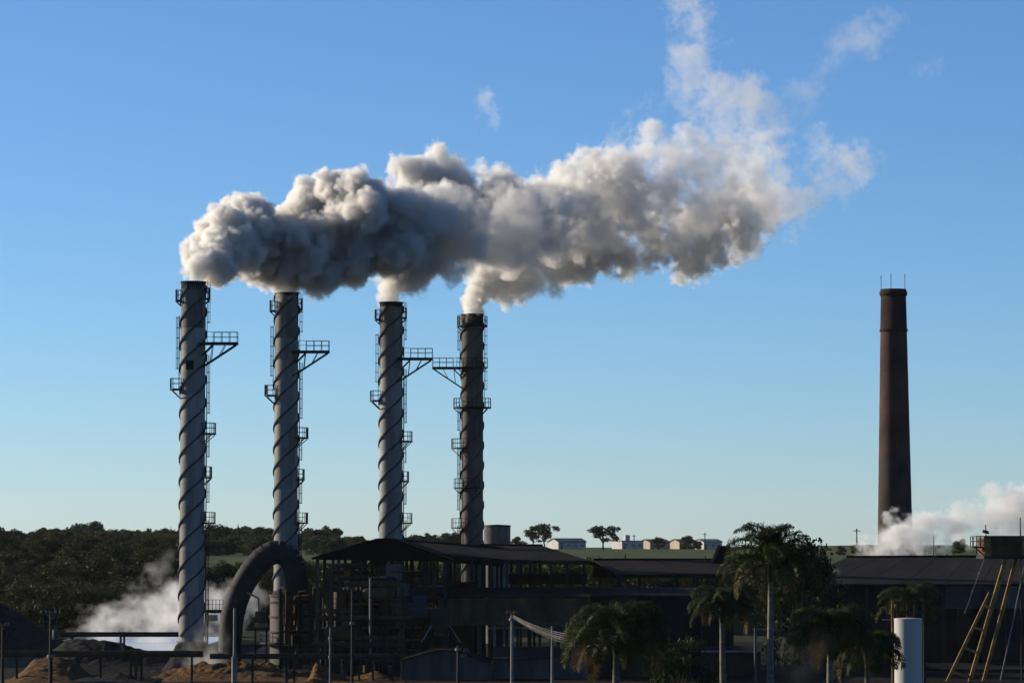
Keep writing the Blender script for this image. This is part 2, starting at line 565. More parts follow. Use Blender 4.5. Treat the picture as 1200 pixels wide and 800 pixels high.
def make_stack(px, Y, ytop, zbase, R, skin, label, layout, soot_h, phase, strake_mat):
    top = at(px, ytop, Y)
    cx, cy, zt = top.x, Y, top.z
    root = thing("smokestack", (cx, cy, zbase), label, "smokestack", "four tall strake-wrapped smokestacks in a row")
    MB().lathe(cx, cy, [(R + .3, 0), (R + .25, zbase - .02)], 24).build("plinth", M['concrete'], root)
    # plate courses on an inner liner
    MB().lathe(cx, cy, [(R - .07, zbase), (R - .07, zt - 2.4)], 40).build("liner", M['soot'], root)
    n = int(round((zt - soot_h - zbase) / 2.45))
    hs = np.linspace(zbase, zt - soot_h, n + 1)
    for i in range(n):
        a, b = hs[i], hs[i + 1]
        rr = R - (.006 if i % 2 else 0)
        sk = M['galv_soot'] if (skin is M['galv'] and i >= n - 2) else skin
        for k in range(4):
            w = math.pi / 2
            a0 = .9 * (i % 2) + .35 * (i % 3) + k * w
            MB().plate(cx, cy, rr - .003 * (k % 2), .05, a0, a0 + w - .004, a, b - .008).build("shell_plate", sk, root)
    MB().lathe(cx, cy, [(R - .002, zt - soot_h), (R, zt - soot_h + .03), (R, zt - .18), (R + .07, zt - .16), (R + .07, zt), (R - .14, zt), (R - .14, zt - 2.2), (R - .02, zt - 2.3)], 40, True, True).build("top_rim", M['soot'], root)
    # helical strakes
    pitch, fin, th = 7.35, .15, .22
    for k in range(3):
        mb = MB()
        zz = np.arange(zbase + .6, zt - .35, pitch / 40)
        vs, fs = [], []
        for z in zz:
            a = phase + 2 * math.pi * (z / pitch + k / 3.0)
            c, s = math.cos(a), math.sin(a)
            for r, dz in ((R - .03, -th / 2), (R + fin, -th / 2), (R + fin, th / 2), (R - .03, th / 2)):
                vs.append((cx + r * c, cy + r * s, z + dz))
        for i in range(len(zz) - 1):
            for q in range(4):
                fs.append((i * 4 + q, i * 4 + (q + 1) % 4, i * 4 + 4 + (q + 1) % 4, i * 4 + 4 + q))
        e = (len(zz) - 1) * 4
        fs += [(3, 2, 1, 0), (e, e + 1, e + 2, e + 3)]
        mb.add(vs, fs).build("strake", strake_mat, root)
    ms = M['steel']
    for item in layout:
        kind = item[0]
        if kind == 'arc':
            _, ang, half, depth, d = item
            arc_platform(root, cx, cy, R, math.radians(ang), math.radians(half), depth, zt - d, ms, 24 if half > 170 else 8)
        elif kind == 'sample':
            sampling_platform(root, cx, cy, R, item[1], zt - item[2], item[3], ms)
        elif kind == 'ladder':
            caged_ladder(root, cx, cy, R, math.radians(item[1]), max(zbase, zt - item[2]), zt - item[3], ms)
        elif kind == 'port':
            _, ang, d = item
            a = math.radians(ang); c, s = math.cos(a), math.sin(a)
            p = Vector((cx + (R - .1) * c, cy + (R - .1) * s, zt - d)); q = Vector((cx + (R + .3) * c, cy + (R + .3) * s, zt - d))
            MB().bar(p, q, .75, 1.0).build("inspection_hatch", M['soot'], root)
    return root


LAY = [('arc', 178, 26, .62, 2.0), ('arc', 2, 24, .5, 1.8), ('sample', 1, 6.65, 3.6), ('arc', 186, 30, 1.15, 11.6), ('arc', -6, 32, 1.2, 16.4),
       ('arc', -2, 22, .8, 21.1), ('arc', -6, 32, 1.2, 26.0), ('ladder', 4, 6.6, 0.9), ('ladder', 182, 11.6, 4.7), ('ladder', 10, 16.4, 8.8),
       ('ladder', 16, 21.1, 17.2), ('ladder', 12, 26.0, 21.8), ('ladder', 14, 40, 26.6)]
LAY4 = [('arc', 0, 179.9, .55, 1.4), ('sample', -1, 6.6, 3.55), ('arc', 270, 60, .9, 6.6), ('arc', 0, 179.9, 1.0, 11.5), ('arc', 205, 42, 1.25, 16.5), ('arc', 225, 70, .95, 21.4),
        ('arc', 208, 45, 1.25, 26.3), ('ladder', 178, 6.6, 1.0), ('ladder', 0, 11.5, 1.4), ('ladder', 185, 16.5, 12.2), ('ladder', 188, 26.3, 17.5), ('ladder', 190, 40, 27)]
make_stack(226.8, 350, 330, 3.4, 1.34, M['galv'], "leftmost tall grey stack wrapped in spiral strakes, standing clear of the roofs", LAY + [('port', 262, 9.1)], .25, .4, M['strake'])
make_stack(336, 367, 343, 0.6, 1.34, M['galv'], "second tall grey stack from the left, rising behind the arched duct", LAY, .35, 1.2, M['strake'])
make_stack(458.5, 382.5, 354, 0.6, 1.36, M['galv'], "third grey stack from the left, rising behind the black gable roof", LAY, .55, 2.3, M['strake'])
make_stack(553.5, 400, 368, 0.6, 1.35, M['galv_dark'], "darkest stack with ring walkways and a platform pointing left", LAY4, 1.2, .9, M['strake'])

# ------------------------------------------------------------------ brick chimney
def brick_chimney():
    Y = 500
    t, b = at(1046.5, 339, Y), at(1048.5, 612, Y)
    cx = t.x + .05
    sc_ = Y / F_PX
    r_t, r_b = 14.6 * sc_, 20.0 * sc_
    zt, zb = t.z, b.z
    r0 = r_b + (r_b - r_t) / (zt - zb) * zb
    root = thing("brick_chimney", (cx, Y, 0), "tapering dark red brick chimney with three lightning rods", "chimney")
    L = lambda z: r0 + (r_t - r0) * z / zt
    n = 22
    hs = np.linspace(0, zt - 6.6, n + 1)
    for i in range(n):
        a, bb = hs[i], hs[i + 1]
        MB().lathe(cx, Y, [(L(a) - .012 * (i % 2), a), (L(bb) - .012 * (i % 2), bb + (.004 if i % 2 else -.004))], 40).build("brick_band", M['brick'] if i > 12 else M['brick_grey'], root)
    MB().lathe(cx, Y, [(L(zt - 6.6) - .01, zt - 6.6), (L(zt - 6.6) + .12, zt - 6.55), (L(zt - 6.2) + .12, zt - 6.15), (L(zt - 6.2) + .02, zt - 6.1), (L(zt) + .02, zt - 1.05), (L(zt) - .5, zt - 1.05)], 40).build("sooted_neck", M['brick_dark'], root)
    cap = MB().lathe(cx, Y, [(L(zt) + .02, zt - 1.04), (L(zt) + .22, zt - .95), (L(zt) + .22, zt - .35), (L(zt) + .08, zt - .3), (L(zt) + .08, zt), (L(zt) - .45, zt), (L(zt) - .45, zt - 1.6)], 40).build("cap", M['brick_dark'], root)
    for dx, dy, h in ((-1.85, .3, 2.2), (-.55, -1.7, 2.3), (1.75, -.4, 2.4)):
        mb = MB().tube([(cx + dx, Y + dy, zt - .3), (cx + dx, Y + dy, zt + h)], .045, 6)
        mb.tube([(cx + dx, Y + dy, zt + h - .5), (cx + dx, Y + dy, zt + h - .35)], .08, 6)
        mb.build("lightning_rod", M['steel'], cap)
    return root


brick_chimney()


# ------------------------------------------------------------------ arched duct, vessel, boiler house and sheds
def px_box(mb, x0, y0, x1, y1, Y, depth, zmin=None):
    """Box whose front face at distance Y covers the given pixels."""
    a, b = at(x0, y1, Y), at(x1, y0, Y)
    mb.box(a.x, b.x, Y, Y + depth, a.z if zmin is None else zmin, b.z)
    return mb


def arched_duct():
    Y = 354
    pts = [at(*p, Y) for p in ((268, 790), (269, 764), (270.5, 738), (274, 714), (282, 691), (294, 670), (307, 655), (320, 647), (332, 648), (341, 656), (346, 670), (347.5, 690))]
    root = thing("exhaust_duct", (pts[0].x, Y, 0), "huge dark grey ribbed duct arching over between two stacks", "duct")
    fine = []
    for i in range(len(pts) - 1):                       # Catmull-Rom through the centre line
        p0, p1, p2, p3 = pts[max(0, i - 1)], pts[i], pts[i + 1], pts[min(len(pts) - 1, i + 2)]
        for t in (0, .5):
            fine.append(.5 * (2 * p1 + (p2 - p0) * t + (2 * p0 - 5 * p1 + 4 * p2 - p3) * t * t + (3 * p1 - p0 - 3 * p2 + p3) * t ** 3))
    fine.append(pts[-1]); pts = fine
    r = 1.27
    for i in range(len(pts) - 1):
        a, b = pts[i], pts[i + 1]
        d = (b - a).normalized()
        MB().tube([a - d * .05, b + d * .05], [r + .012 * (i % 2), r + .012 * (i % 2)], 28).build("duct_gore", M['duct'], root)
        if i and i % 2 == 0 and i < 16:
            dd = (pts[i + 1] - pts[i - 1]).normalized()
            MB().tube([a - dd * .09, a + dd * .09], r + .06, 28).build("flange", M['steel'], root)
    for x, y in ((262, 748), (278, 748)):
        p = at(x, y, Y)
        MB().bar((p.x, Y + 1.2, 0), (p.x, Y + 1.2, p.z), .35).build("support_leg", M['steel'], root)
    p0 = pts[0]
    MB().box(p0.x - 2.0, p0.x + 2.0, Y - 2, Y + 2, 0, p0.z + .6).build("inlet_box", M['duct'], root)


arched_duct()


def vessel():
    Y = 367
    c = at(343.5, 688, Y)
    R = 27 * Y / F_PX
    root = thing("scrubber_vessel", (c.x, Y, 0), "wide round vessel at the foot of the second stack, sunlit on its left edge", "vessel")
    MB().lathe(c.x, Y, [(R, .3), (R, c.z - 1.0)], 40).build("shell", M['galv_dark'], root)
    MB().lathe(c.x, Y, [(R + .14, c.z - 1.02), (R + .14, c.z - .8), (R * .94, c.z - .78), (R * .62, c.z + .3)], 40).build("top_cone", M['duct'], root)
    for y in (705, 722, 740):
        z = at(343, y, Y).z
        MB().lathe(c.x, Y, [(R + .005, z - .1), (R + .12, z - .1), (R + .12, z + .1), (R + .005, z + .1)], 40, False, True).build("stiffening_ring", M['steel'], root)
    z = at(343, 752, Y).z
    pl = MB().sector(c.x, Y, R + .02, R + 1.1, math.radians(150), math.radians(390), z - .15, z, 16).build("platform", M['steel'], root)
    mb = MB(); railing(mb, arc(c.x, Y, R + 1.05, math.radians(150), math.radians(390), z, 14)); mb.build("railing", M['steel'], pl)


vessel()


def pipe_rack():
    Y = 359
    root = thing("pipe_rack", (at(352, 800, Y).x, Y, 0), "dark rack of pipes and landings before the wide round vessel", "pipe rack")
    rng = random.Random(3)
    for x in (329, 340, 352, 364, 375):
        for yy in (Y, Y + 2):
            p = at(x, 690 + rng.uniform(-4, 10), Y)
            MB().box(p.x - .12, p.x + .12, yy - .12, yy + .12, 0, p.z).build("post", M['steel'], root)
    a, b = at(327, 700, Y), at(378, 700, Y)
    for y in (702, 720, 738, 756):
        z = at(340, y, Y).z
        MB().box(a.x, b.x, Y - .15, Y + 2.2, z - .14, z).build("landing", M['rust'] if y == 738 else M['steel'], root)
        mb = MB(); railing(mb, [Vector((a.x + (b.x - a.x) * i / 7, Y - .1, z)) for i in range(8)]); mb.build("railing", M['steel'], root)
    for k in range(26):
        x = rng.uniform(a.x + .2, b.x - .4); z = rng.uniform(1, 9); y = Y + rng.uniform(-.4, 1.8)
        mt = rng.choice((M['rust'], M['steel'], M['tan'], M['galv_dark']))
        if k % 3: MB().tube([(x, y, max(0, z - rng.uniform(1.5, 4))), (x, y, z), (x + rng.uniform(.3, 1.6), y, z + .1)], rng.choice((.08, .13, .2)), 8).build("pipe", mt, root)
        else: MB().box(x, x + rng.uniform(.4, 1.1), y, y + .6, z, z + rng.uniform(.4, 1.2)).build("equipment_box", mt, root)


pipe_rack()


def roof_slab(pts, t=.25):
    return MB().slab([Vector(p) for p in pts], t)


def shed(name, label, cat, base, roofs, group=None):
    """roofs: (part name, material, four world points, thickness)."""
    root = thing(name, base, label, cat, group)
    for nm, mt, q, t in roofs:
        roof_slab(q, t).build(nm, mt, root)
    return root


def lift(p, dz): return Vector((p[0], p[1], p[2] + dz))


# black gable of the boiler house
def boiler_house():
    Y0, Y1 = 346, 378
    L0, A0, R0 = at(365, 653, Y0), at(441, 630.5, Y0), at(528, 655, Y0)
    A0b = at(461, 631.0, Y0)
    dy = Vector((0, Y1 - Y0, 0))
    root = thing("boiler_house", ((L0.x + R0.x) / 2, Y0, 0), "open boiler house under a low black gable roof", "building")
    MB().slab([L0, A0, A0 + dy, L0 + dy], .22).build("roof_slope", M['roof_black'], root)
    MB().slab([A0b, R0, R0 + dy, A0b + dy], .22).build("roof_slope", M['roof_black'], root)
    MB().slab([A0 + Vector((.01, 0, .02)), A0b + Vector((-.01, 0, .02)), A0b + dy + Vector((-.01, 0, .02)), A0 + dy + Vector((.01, 0, .02))], .24).build("ridge_cap", M['roof_black'], root)
    # gable sheeting, its shadow put into the black colour, a truss behind
    g = Vector((0, .15, -.23)); g2 = Vector((0, .30, -.23))
    q = [L0 + Vector((.4, 0, 0)), R0 - Vector((.4, 0, 0)), A0b, A0]
    MB().hexa([p + g for p in q], [p + g2 for p in q]).build("gable_sheeting", M['roof_black'], root)
    x0, x1 = L0.x + .6, R0.x - .6
    n = 7
    for i in range(n):
        x = x0 + (x1 - x0) * i / (n - 1)
        for y in (Y0 + .8, Y0 + 14, Y1 - .8):
            f = (x - L0.x) / (A0.x - L0.x) if x < A0.x else (R0.x - x) / (R0.x - A0b.x)
            z = L0.z + min(1, f) * (A0.z - L0.z) - .35
            mat = M['tan'] if (i == 0 and y < Y0 + 2) else M['steel']
            MB().box(x - .17, x + .17, y - .17, y + .17, 0, z).build("column", mat, root)
    for k, y in enumerate((690, 714, 737, 762)):
        z = at(400, y, Y0).z
        for yy in (Y0 + .8, Y0 + 14):
            MB().box(x0 + .2, x1 - .2, yy - .1, yy + .1, z - .32, z - .02).build("floor_beam", M['steel'] if k != 1 else M['rust'], root)
        if k in (1, 2):
            dk = MB().box(x0 + .3, x1 - .3, Y0 + .95, Y0 + 13.8, z, z + .06).build("deck", M['steel'], root)
            mb = MB(); railing(mb, [Vector((x0 + .4 + (x1 - x0 - .8) * i / 16, Y0 + 1.0, z + .06)) for i in range(17)]); mb.build("railing", M['steel'] if k == 2 else M['rust'], dk)
    rng = random.Random(17)
    for k in range(120):                                 # pipework, ducts and cable trays fixed to the frame
        y = Y0 + rng.choice((.3, 1.6, 3.5, 6, 9, 12))
        z = rng.uniform(.8, 11.6)
        xa = rng.uniform(x0 + .3, x1 - 5); xb = min(x1 - .3, xa + rng.uniform(2, 9))
        mt = rng.choice((M['steel'], M['steel'], M['rust'], M['rust'], M['tan'], M['galv_dark'], M['ochre'] if k % 4 == 0 else M['duct']))
        r = rng.choice((.09, .14, .2, .32))
        t = rng.random()
        if t < .45:
            pts = [(xa, y, z), (xb, y, z)]
            if rng.random() < .6: pts += [(xb + .2, y, z - .2), (xb + .2, y, max(.3, z - rng.uniform(1, 5)))]
            MB().tube(pts, r, 8).build("pipe", mt, root)
        elif t < .75:
            MB().tube([(xa, y, max(0, z - rng.uniform(2, 6))), (xa, y, z)], r, 8).build("pipe", mt, root)
        elif t < .88:
            MB().box(xa, xa + rng.uniform(.5, 2.2), y, y + 1, z, z + rng.uniform(.4, 2.0)).build("equipment_box", mt, root)
        else:
            MB().bar((xa, y, z), (xa + rng.uniform(1.5, 3.5), y, z + rng.uniform(-2.5, 2.5)), .16).build("brace", mt, root)
    MB().box(x0 + 2, x1 + 3, Y1 + .1, Y1 + .3, 0, 9.4).build("shade_backing", M['brown_wall'], root)  # dark sheet added behind the frame, standing for the shade under the roof
    return root


boiler_house()

# equipment standing in and before the boiler house: (kind, label, ...)
def tank(name, px, y0, y1, Y, rpx, mat, label, cat="tank", cone=False, group=None):
    a, b = at(px, y1, Y), at(px, y0, Y)
    R = rpx * Y / F_PX
    root = thing(name, (a.x, Y, 0), label, cat, group)
    zb = max(0, a.z)
    MB().lathe(a.x, Y, [(R, zb), (R, b.z)], 28).build("shell", mat, root)
    MB().lathe(a.x, Y, [(R * 1.02, b.z - .06), (R * 1.04, b.z + .02), (R * .55, b.z + R * .14), (R * .12, b.z + R * .2), (R * .12, b.z + R * .3)], 28).build("roof", mat, root)
    for k in (.3, .62):
        z = zb + (b.z - zb) * k
        MB().lathe(a.x, Y, [(R + .003, z - .06), (R + .07, z - .06), (R + .07, z + .06), (R + .003, z + .06)], 28, False, True).build("hoop", M['steel'], root)
    if zb > .3:
        for q in range(4):
            an = .7 + q * math.pi / 2
            MB().box(a.x + R * .8 * math.cos(an) - .12, a.x + R * .8 * math.cos(an) + .12, Y + R * .8 * math.sin(an) - .12, Y + R * .8 * math.sin(an) + .12, 0, zb - .01).build("leg", M['steel'], root)
    return root


def drum(px0, px1, py, Y, rpx, mat, label):
    a, b = at(px0, py, Y), at(px1, py, Y)
    R = rpx * Y / F_PX
    root = thing("steam_drum", ((a.x + b.x) / 2, Y, 0), label, "drum")
    MB().tube([a, a + Vector((.3, 0, 0)), b - Vector((.3, 0, 0)), b], [R * .6, R, R, R * .6], 24).build("shell", mat, root)
    for f in (.25, .75):
        p = a.lerp(b, f)
        MB().box(p.x - .2, p.x + .2, Y - R * .7, Y + R * .7, 0, p.z - R * .7).build("saddle", M['steel'], root)
    return root


def pipe(label, pts, r, mat, cat="pipe", group=None):
    P = [at(*p) if len(p) == 3 and p[2] > 100 else Vector(p) for p in pts]
    root = thing("pipe_run", (P[0].x, P[0].y, 0), label, cat, group)
    MB().tube(P, r, 12).build("pipe_length", mat, root)
    for i in range(len(P) - 1):
        d = (P[i + 1] - P[i])
        n = max(1, int(d.length / 3.2)); d2 = d.normalized()
        for k in range(n):
            c = P[i] + d * ((k + .5) / n)
            MB().tube([c - d2 * .06, c + d2 * .06], r + .07, 12).build("flange", M['steel'], root)
    return root


tank("process_tank", 400, 694, 735, 349, 9, M['tan'], "slim tan tank under the left end of the black gable roof")
tank("process_tank", 424, 682, 714, 352, 12, M['galv_dark'], "stubby sooty tank under the middle of the black gable roof")
tank("process_tank", 447, 672, 712, 350, 7, M['rust'], "narrow rusty tank beside the tan cylinder rack")
tank("process_tank", 470, 684, 735, 347, 10, M['galv_dark'], "grey sooty tank left of the blue switch cabinet")
drum(380, 418, 742, 345, 8, M['rust'], "rusty lying drum low in front of the boiler house")
drum(425, 462, 696, 346.4, 7, M['tan'], "tan lying drum high under the black gable roof")
pipe("tall tan riser pipe beside the boiler house corner column", [(388, 790, 344), (388, 668, 344), (394, 662, 344), (420, 662, 344)], .22, M['tan'])
pipe("rusty pipe running across the front of the boiler house", [(372, 724, 344.5), (512, 724, 344.5)], .26, M['rust'])
pipe("thin pale pipe standing before the tan drum", [(434, 770, 344), (434, 676, 344), (452, 676, 344)], .13, M['steel_lt'])
pipe("bent tan pipe dropping from the deck", [(455, 700, 345), (470, 706, 345), (470, 760, 345)], .2, M['tan'])
pipe("dark low pipe along the yard below the boiler house", [(366, 755, 343), (470, 755, 343)], .3, M['steel'])


def cabinet():
    Y = 344.5
    a, b = at(484, 722, Y), at(500, 698, Y)
    root = thing("switch_cabinet", ((a.x + b.x) / 2, Y, a.z), "dark blue switch cabinet on the boiler house deck", "cabinet")
    MB().box(a.x, b.x, Y - .9, Y + .6, a.z, b.z).build("body", M['blue_box'], root)
    for k in range(3):
        x = a.x + (b.x - a.x) * (k + .5) / 3
        MB().box(x - .2, x + .2, Y - .95, Y - .903, a.z + .15, b.z - .15).build("door", M['blue_box'], root)
    MB().box(a.x - .3, b.x + .3, Y - 1.1, Y + .8, a.z - .15, a.z - .003).build("stand", M['steel'], root)
    for x in (a.x, b.x):
        MB().box(x - .1, x + .1, Y - .2, Y + .0, 0, a.z - .153).build("leg", M['steel'], root)


cabinet()


def hopper():
    Y = 342
    root = thing("feed_hopper", (at(517, 800, Y).x, Y, 0), "dark hopper on splayed legs right of the boiler house", "hopper")
    q = [at(506, 731, Y), at(527, 731, Y)]
    w = 1.2
    t = [Vector((q[0].x, Y - w, q[0].z)), Vector((q[1].x, Y - w, q[0].z)), Vector((q[1].x, Y + w, q[0].z)), Vector((q[0].x, Y + w, q[0].z))]
    tt = [lift(p, 1.6) for p in t]
    MB().hexa(t, tt).build("bin", M['steel'], root)
    cx = (q[0].x + q[1].x) / 2
    low = [Vector((cx + (p.x - cx) * .35, Y + (p.y - Y) * .35, p.z - 1.2)) for p in t]
    MB().hexa(low, [lift(p, -.003) for p in t]).build("chute", M['rust'], root)
    for k, p in enumerate(t):
        f = at(494 if k in (0, 3) else 540, 752, Y)
        MB().bar(lift(p, -.1), (f.x, p.y, f.z), .16).build("strut", M['steel_lt'] if k < 2 else M['steel'], root)
        MB().box(f.x - .12, f.x + .12, p.y - .12, p.y + .12, 0, f.z).build("leg", M['steel'], root)


hopper()


# ------------------------------------------------------------------ long roofs
def open_shed(name, label, ridge, eave, mat, posts, back=8.0, wall=None, group=None, extra=None):
    """ridge / eave: two (px, py, Y) each; roof faces the camera, a back slope behind the ridge."""
    r0, r1 = [at(*p) for p in ridge]
    e0, e1 = [at(*p) for p in eave]
    root = thing(name, ((e0.x + e1.x) / 2, e0.y, 0), label, "building", group)
    n = max(2, int((e1.x - e0.x) / 3.0))
    for i in range(n):                              # one sheet run after the other, slightly uneven
        f0, f1 = i / n, (i + 1) / n
        j = Vector((0, 0, .015 * (i % 2)))
        MB().slab([e0.lerp(e1, f0) + j, e0.lerp(e1, f1) + j, r0.lerp(r1, f1) + j, r0.lerp(r1, f0) + j], .12).build("roof_sheet", mat, root)
    b0, b1 = r0 + Vector((0, back, -back * .25)), r1 + Vector((0, back, -back * .25))
    MB().slab([r0, r1, b1, b0], .12).build("back_slope", mat, root)
    MB().tube([r0 + Vector((0, 0, .03)), r1 + Vector((0, 0, .03))], .2, 8).build("ridge_cap", mat, root)
    for i in range(posts):
        f = (i + .3) / (posts - .4)
        p, q = e0.lerp(e1, f), r0.lerp(r1, f)
        MB().box(p.x - .14, p.x + .14, p.y + .3, p.y + .58, 0, p.z - .14).build("column", M['steel'], root)
        MB().box(q.x - .14, q.x + .14, q.y - .14, q.y + .14, 0, q.z - .2).build("column", M['steel'], root)
        MB().bar(p + Vector((0, .45, -.3)), q + Vector((0, 0, -.35)), .14, .25).build("rafter", M['steel'], root)
    MB().bar(e0 + Vector((0, .44, -.3)), e1 + Vector((0, .44, -.3)), .16, .3).build("eave_beam", M['steel'], root)
    if wall:
        for (x0, y0, x1, y1, Y, d, mt, nm) in wall:
            px_box(MB(), x0, y0, x1, y1, Y, d).build(nm, mt, root)
    return root


open_shed("milling_shed", "long shed with a dusty blue grey roof right of the black gable", [(452, 632, 379), (590, 643, 379)], [(486, 646, 357), (600, 656, 357)], M['roof_grey'], 6)
open_shed("milling_shed", "shed with a brown hipped roof behind the long tan wall", [(562, 639, 384), (636, 639.5, 384)], [(562, 655.5, 358), (690, 656.5, 358)], M['roof_brown'], 7,
          wall=[(596, 672, 688, 684, 370, .3, M['brown_wall'], "parapet_wall")])
r = bpy.data.objects["milling_shed.001"]
a_, b_, c_ = at(637.5, 639.8, 384), at(692, 656.8, 358), at(726, 673, 372)
MB().slab([b_, c_, c_ + Vector((0, 14, 0)), a_], .12).build("hip_slope", M['roof_brown'], r)
open_shed("storage_shed", "low long shed with a dark brown roof in front of the pasture", [(696, 656, 392), (846, 656, 392)], [(722, 672.5, 368), (862, 672.5, 368)], M['roof_brown'], 7)
r = bpy.data.objects["storage_shed"]
mb = MB(); px_box(mb, 732, 649, 733.4, 656, 391, .25); mb.build("vent_pipe", M['black'], r)
mb = MB(); px_box(mb, 826, 651, 827, 656, 391, .2); mb.build("vent_pipe", M['black'], r)
m0, m1 = at(838, 656, 388), at(855, 656, 388)
zt = at(845, 639, 388).z
MB().hexa([(m0.x - .4, 386, m0.z - .5), (m1.x, 386, m0.z - .5), (m1.x, 392, m0.z - .5), (m0.x - .4, 392, m0.z - .5)],
          [(m0.x + .5, 386, zt), (m1.x, 386, zt), (m1.x, 392, zt), (m0.x + .5, 392, zt)]).build("roof_monitor", M['roof_black'], r)


def lean_to(name, label, x0, x1, y_hi, y_lo, Y, run, roof, wall, ybot=None, cat="building", stripe=None):
    """Mono-pitch roof falling to the camera over a wall."""
    e0, e1 = at(x0, y_lo, Y), at(x1, y_lo, Y)
    h0, h1 = at(x0, y_hi, Y + run), at(x1, y_hi, Y + run)
    root = thing(name, ((e0.x + e1.x) / 2, Y, 0), label, cat)
    n = max(2, int((e1.x - e0.x) / 2.6))
    for i in range(n):
        f0, f1 = i / n, (i + 1) / n
        j = Vector((0, 0, .012 * (i % 2)))
        MB().slab([e0.lerp(e1, f0) + j, e0.lerp(e1, f1) + j, h0.lerp(h1, f1) + j, h0.lerp(h1, f0) + j], .1).build("roof_sheet", roof, root)
    zb = 0 if ybot is None else at(x0, ybot, Y).z
    m = max(2, int((e1.x - e0.x) / 1.7))
    for i in range(m):
        xa, xb = e0.x + (e1.x - e0.x) * i / m, e0.x + (e1.x - e0.x) * (i + 1) / m
        MB().box(xa + .012, xb - .012, Y + .4 + .01 * (i % 2), Y + .52 + .01 * (i % 2), zb, e0.z - .13).build("wall_panel", wall, root)
    if zb > .5:
        for i in range(6):
            x = e0.x + .3 + (e1.x - e0.x - .6) * i / 5
            MB().box(x - .15, x + .15, Y + .55, Y + .85, 0, zb - .01).build("column", M['steel'], root)
        MB().box(e0.x, e1.x, Y + .3, Y + .6, zb - .32, zb - .004).build("sill_beam", M['tan'], root)
    return root


lean_to("mill_annex", "long dusty tan walled annex below the brown hipped roof", 513, 692, 688, 699, 350, 6, M['blue_dark'], M['tan'], 729)
lean_to("mill_annex", "dark annex with a low roof behind the bushy palm", 690, 860, 688, 697, 352, 6, M['blue_dark'], M['blue_dark'])
lean_to("workshop", "brown walled workshop with a pale eave behind the slim palm", 690, 892, 757, 763, 338, 5, M['roof_grey'], M['brown_wall'])
r = bpy.data.objects["workshop"]
mb = MB(); px_box(mb, 778, 761.4, 888, 764.2, 337.5, .12); mb.build("gutter", M['steel_lt'], r)
mb = MB(); px_box(mb, 803, 782, 836, 800, 338.2, .1, 0); mb.build("door", M['blue_box'], r)
pipe("orange pipe hung along the foot of the tan annex", [(572, 735.5, 347), (648, 735.5, 347)], .1, M['ochre'])


# right warehouse
def warehouse():
    R0, R1 = at(992, 653, 415), at(1240, 652, 415)
    E0, E1 = at(922, 684, 372), at(1240, 684, 372)
    root = thing("warehouse", ((E0.x + E1.x) / 2, 372, 0), "big warehouse with a long dark sloping roof at the right", "building")
    n = 14
    for i in range(n):
        f0, f1 = i / n, (i + 1) / n
        j = Vector((0, 0, .02 * (i % 2)))
        MB().slab([E0.lerp(E1, f0) + j, E0.lerp(E1, f1) + j, R0.lerp(R1, f1) + j, R0.lerp(R1, f0) + j], .14).build("roof_sheet", M['roof_grey'], root)
    MB().bar(R0 + Vector((0, 0, .1)), R1 + Vector((0, 0, .1)), .7, .3).build("ridge_cap", M['roof_black'], root)
    H = Vector((0, 22, -6))
    MB().slab([R0, R1, R1 + H, R0 + H], .14).build("back_slope", M['roof_grey'], root)
    m = 22
    for i in range(m):
        xa, xb = E0.x + .5 + (E1.x - E0.x - 1) * i / m, E0.x + .5 + (E1.x - E0.x - 1) * (i + 1) / m
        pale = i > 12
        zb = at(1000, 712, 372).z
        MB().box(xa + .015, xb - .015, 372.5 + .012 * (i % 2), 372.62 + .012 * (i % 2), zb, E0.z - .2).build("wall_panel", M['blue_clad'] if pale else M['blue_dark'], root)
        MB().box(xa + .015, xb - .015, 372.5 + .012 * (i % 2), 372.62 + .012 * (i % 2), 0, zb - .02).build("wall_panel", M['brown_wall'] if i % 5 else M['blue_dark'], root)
    for x in (1016, 1105, 1152):
        p = at(x, 688, 372)
        MB().box(p.x - .15, p.x + .15, 371.9, 372.2, 0, p.z).build("column", M['steel'], root)
    lt = lean_to("loading_bay", "low pale blue fronted loading bay under the trestle", 1080, 1240, 776, 784, 350, 6, M['roof_grey'], M['blue_clad'])
    return root


warehouse()


# blue grey sheds at the bottom edge
def gable_store():
    Y = 332
    L, A, Rr = at(471, 774, Y), at(521, 762, Y), at(575, 777, Y)
    Al, Ar = at(512, 762.6, Y), at(531, 762.6, Y)
    root = thing("gable_store", ((L.x + Rr.x) / 2, Y, 0), "pale blue grey gable fronted store at the bottom edge", "building")
    n = 13
    prof = [(L.x, L.z), (Al.x, Al.z), (Ar.x, Ar.z), (Rr.x, Rr.z)]
    zf = lambda x: float(np.interp(x, [p[0] for p in prof], [p[1] for p in prof]))
    for i in range(n):
        a, b = L.x + (Rr.x - L.x) * i / n + .012, L.x + (Rr.x - L.x) * (i + 1) / n - .012
        y = Y + .012 * (i % 2)
        MB().hexa([(a, y, 0), (b, y, 0), (b, y, zf(b)), (a, y, zf(a))], [(a, y + .1, 0), (b, y + .1, 0), (b, y + .1, zf(b)), (a, y + .1, zf(a))]).build("wall_panel", M['blue_clad'], root)
    D = Vector((0, 12, 0)); o = Vector((0, -.35, .14))
    for p, q in zip(prof[:-1], prof[1:]):
        a, b = Vector((p[0], Y, p[1])) + o, Vector((q[0], Y, q[1])) + o
        MB().slab([a, b, b + D, a + D], .1).build("roof_slope", M['roof_black'], root)
    MB().box(L.x - .14, L.x - .02, Y - .1, Y + .1, 0, L.z).build("corner_trim", M['steel_lt'], root)
    for s_, xx in ((1, Rr.x),):
        MB().box(xx + .005, xx + .1, Y + .12, Y + 11, 0, Rr.z - .02).build("side_wall", M['blue_clad'], root)


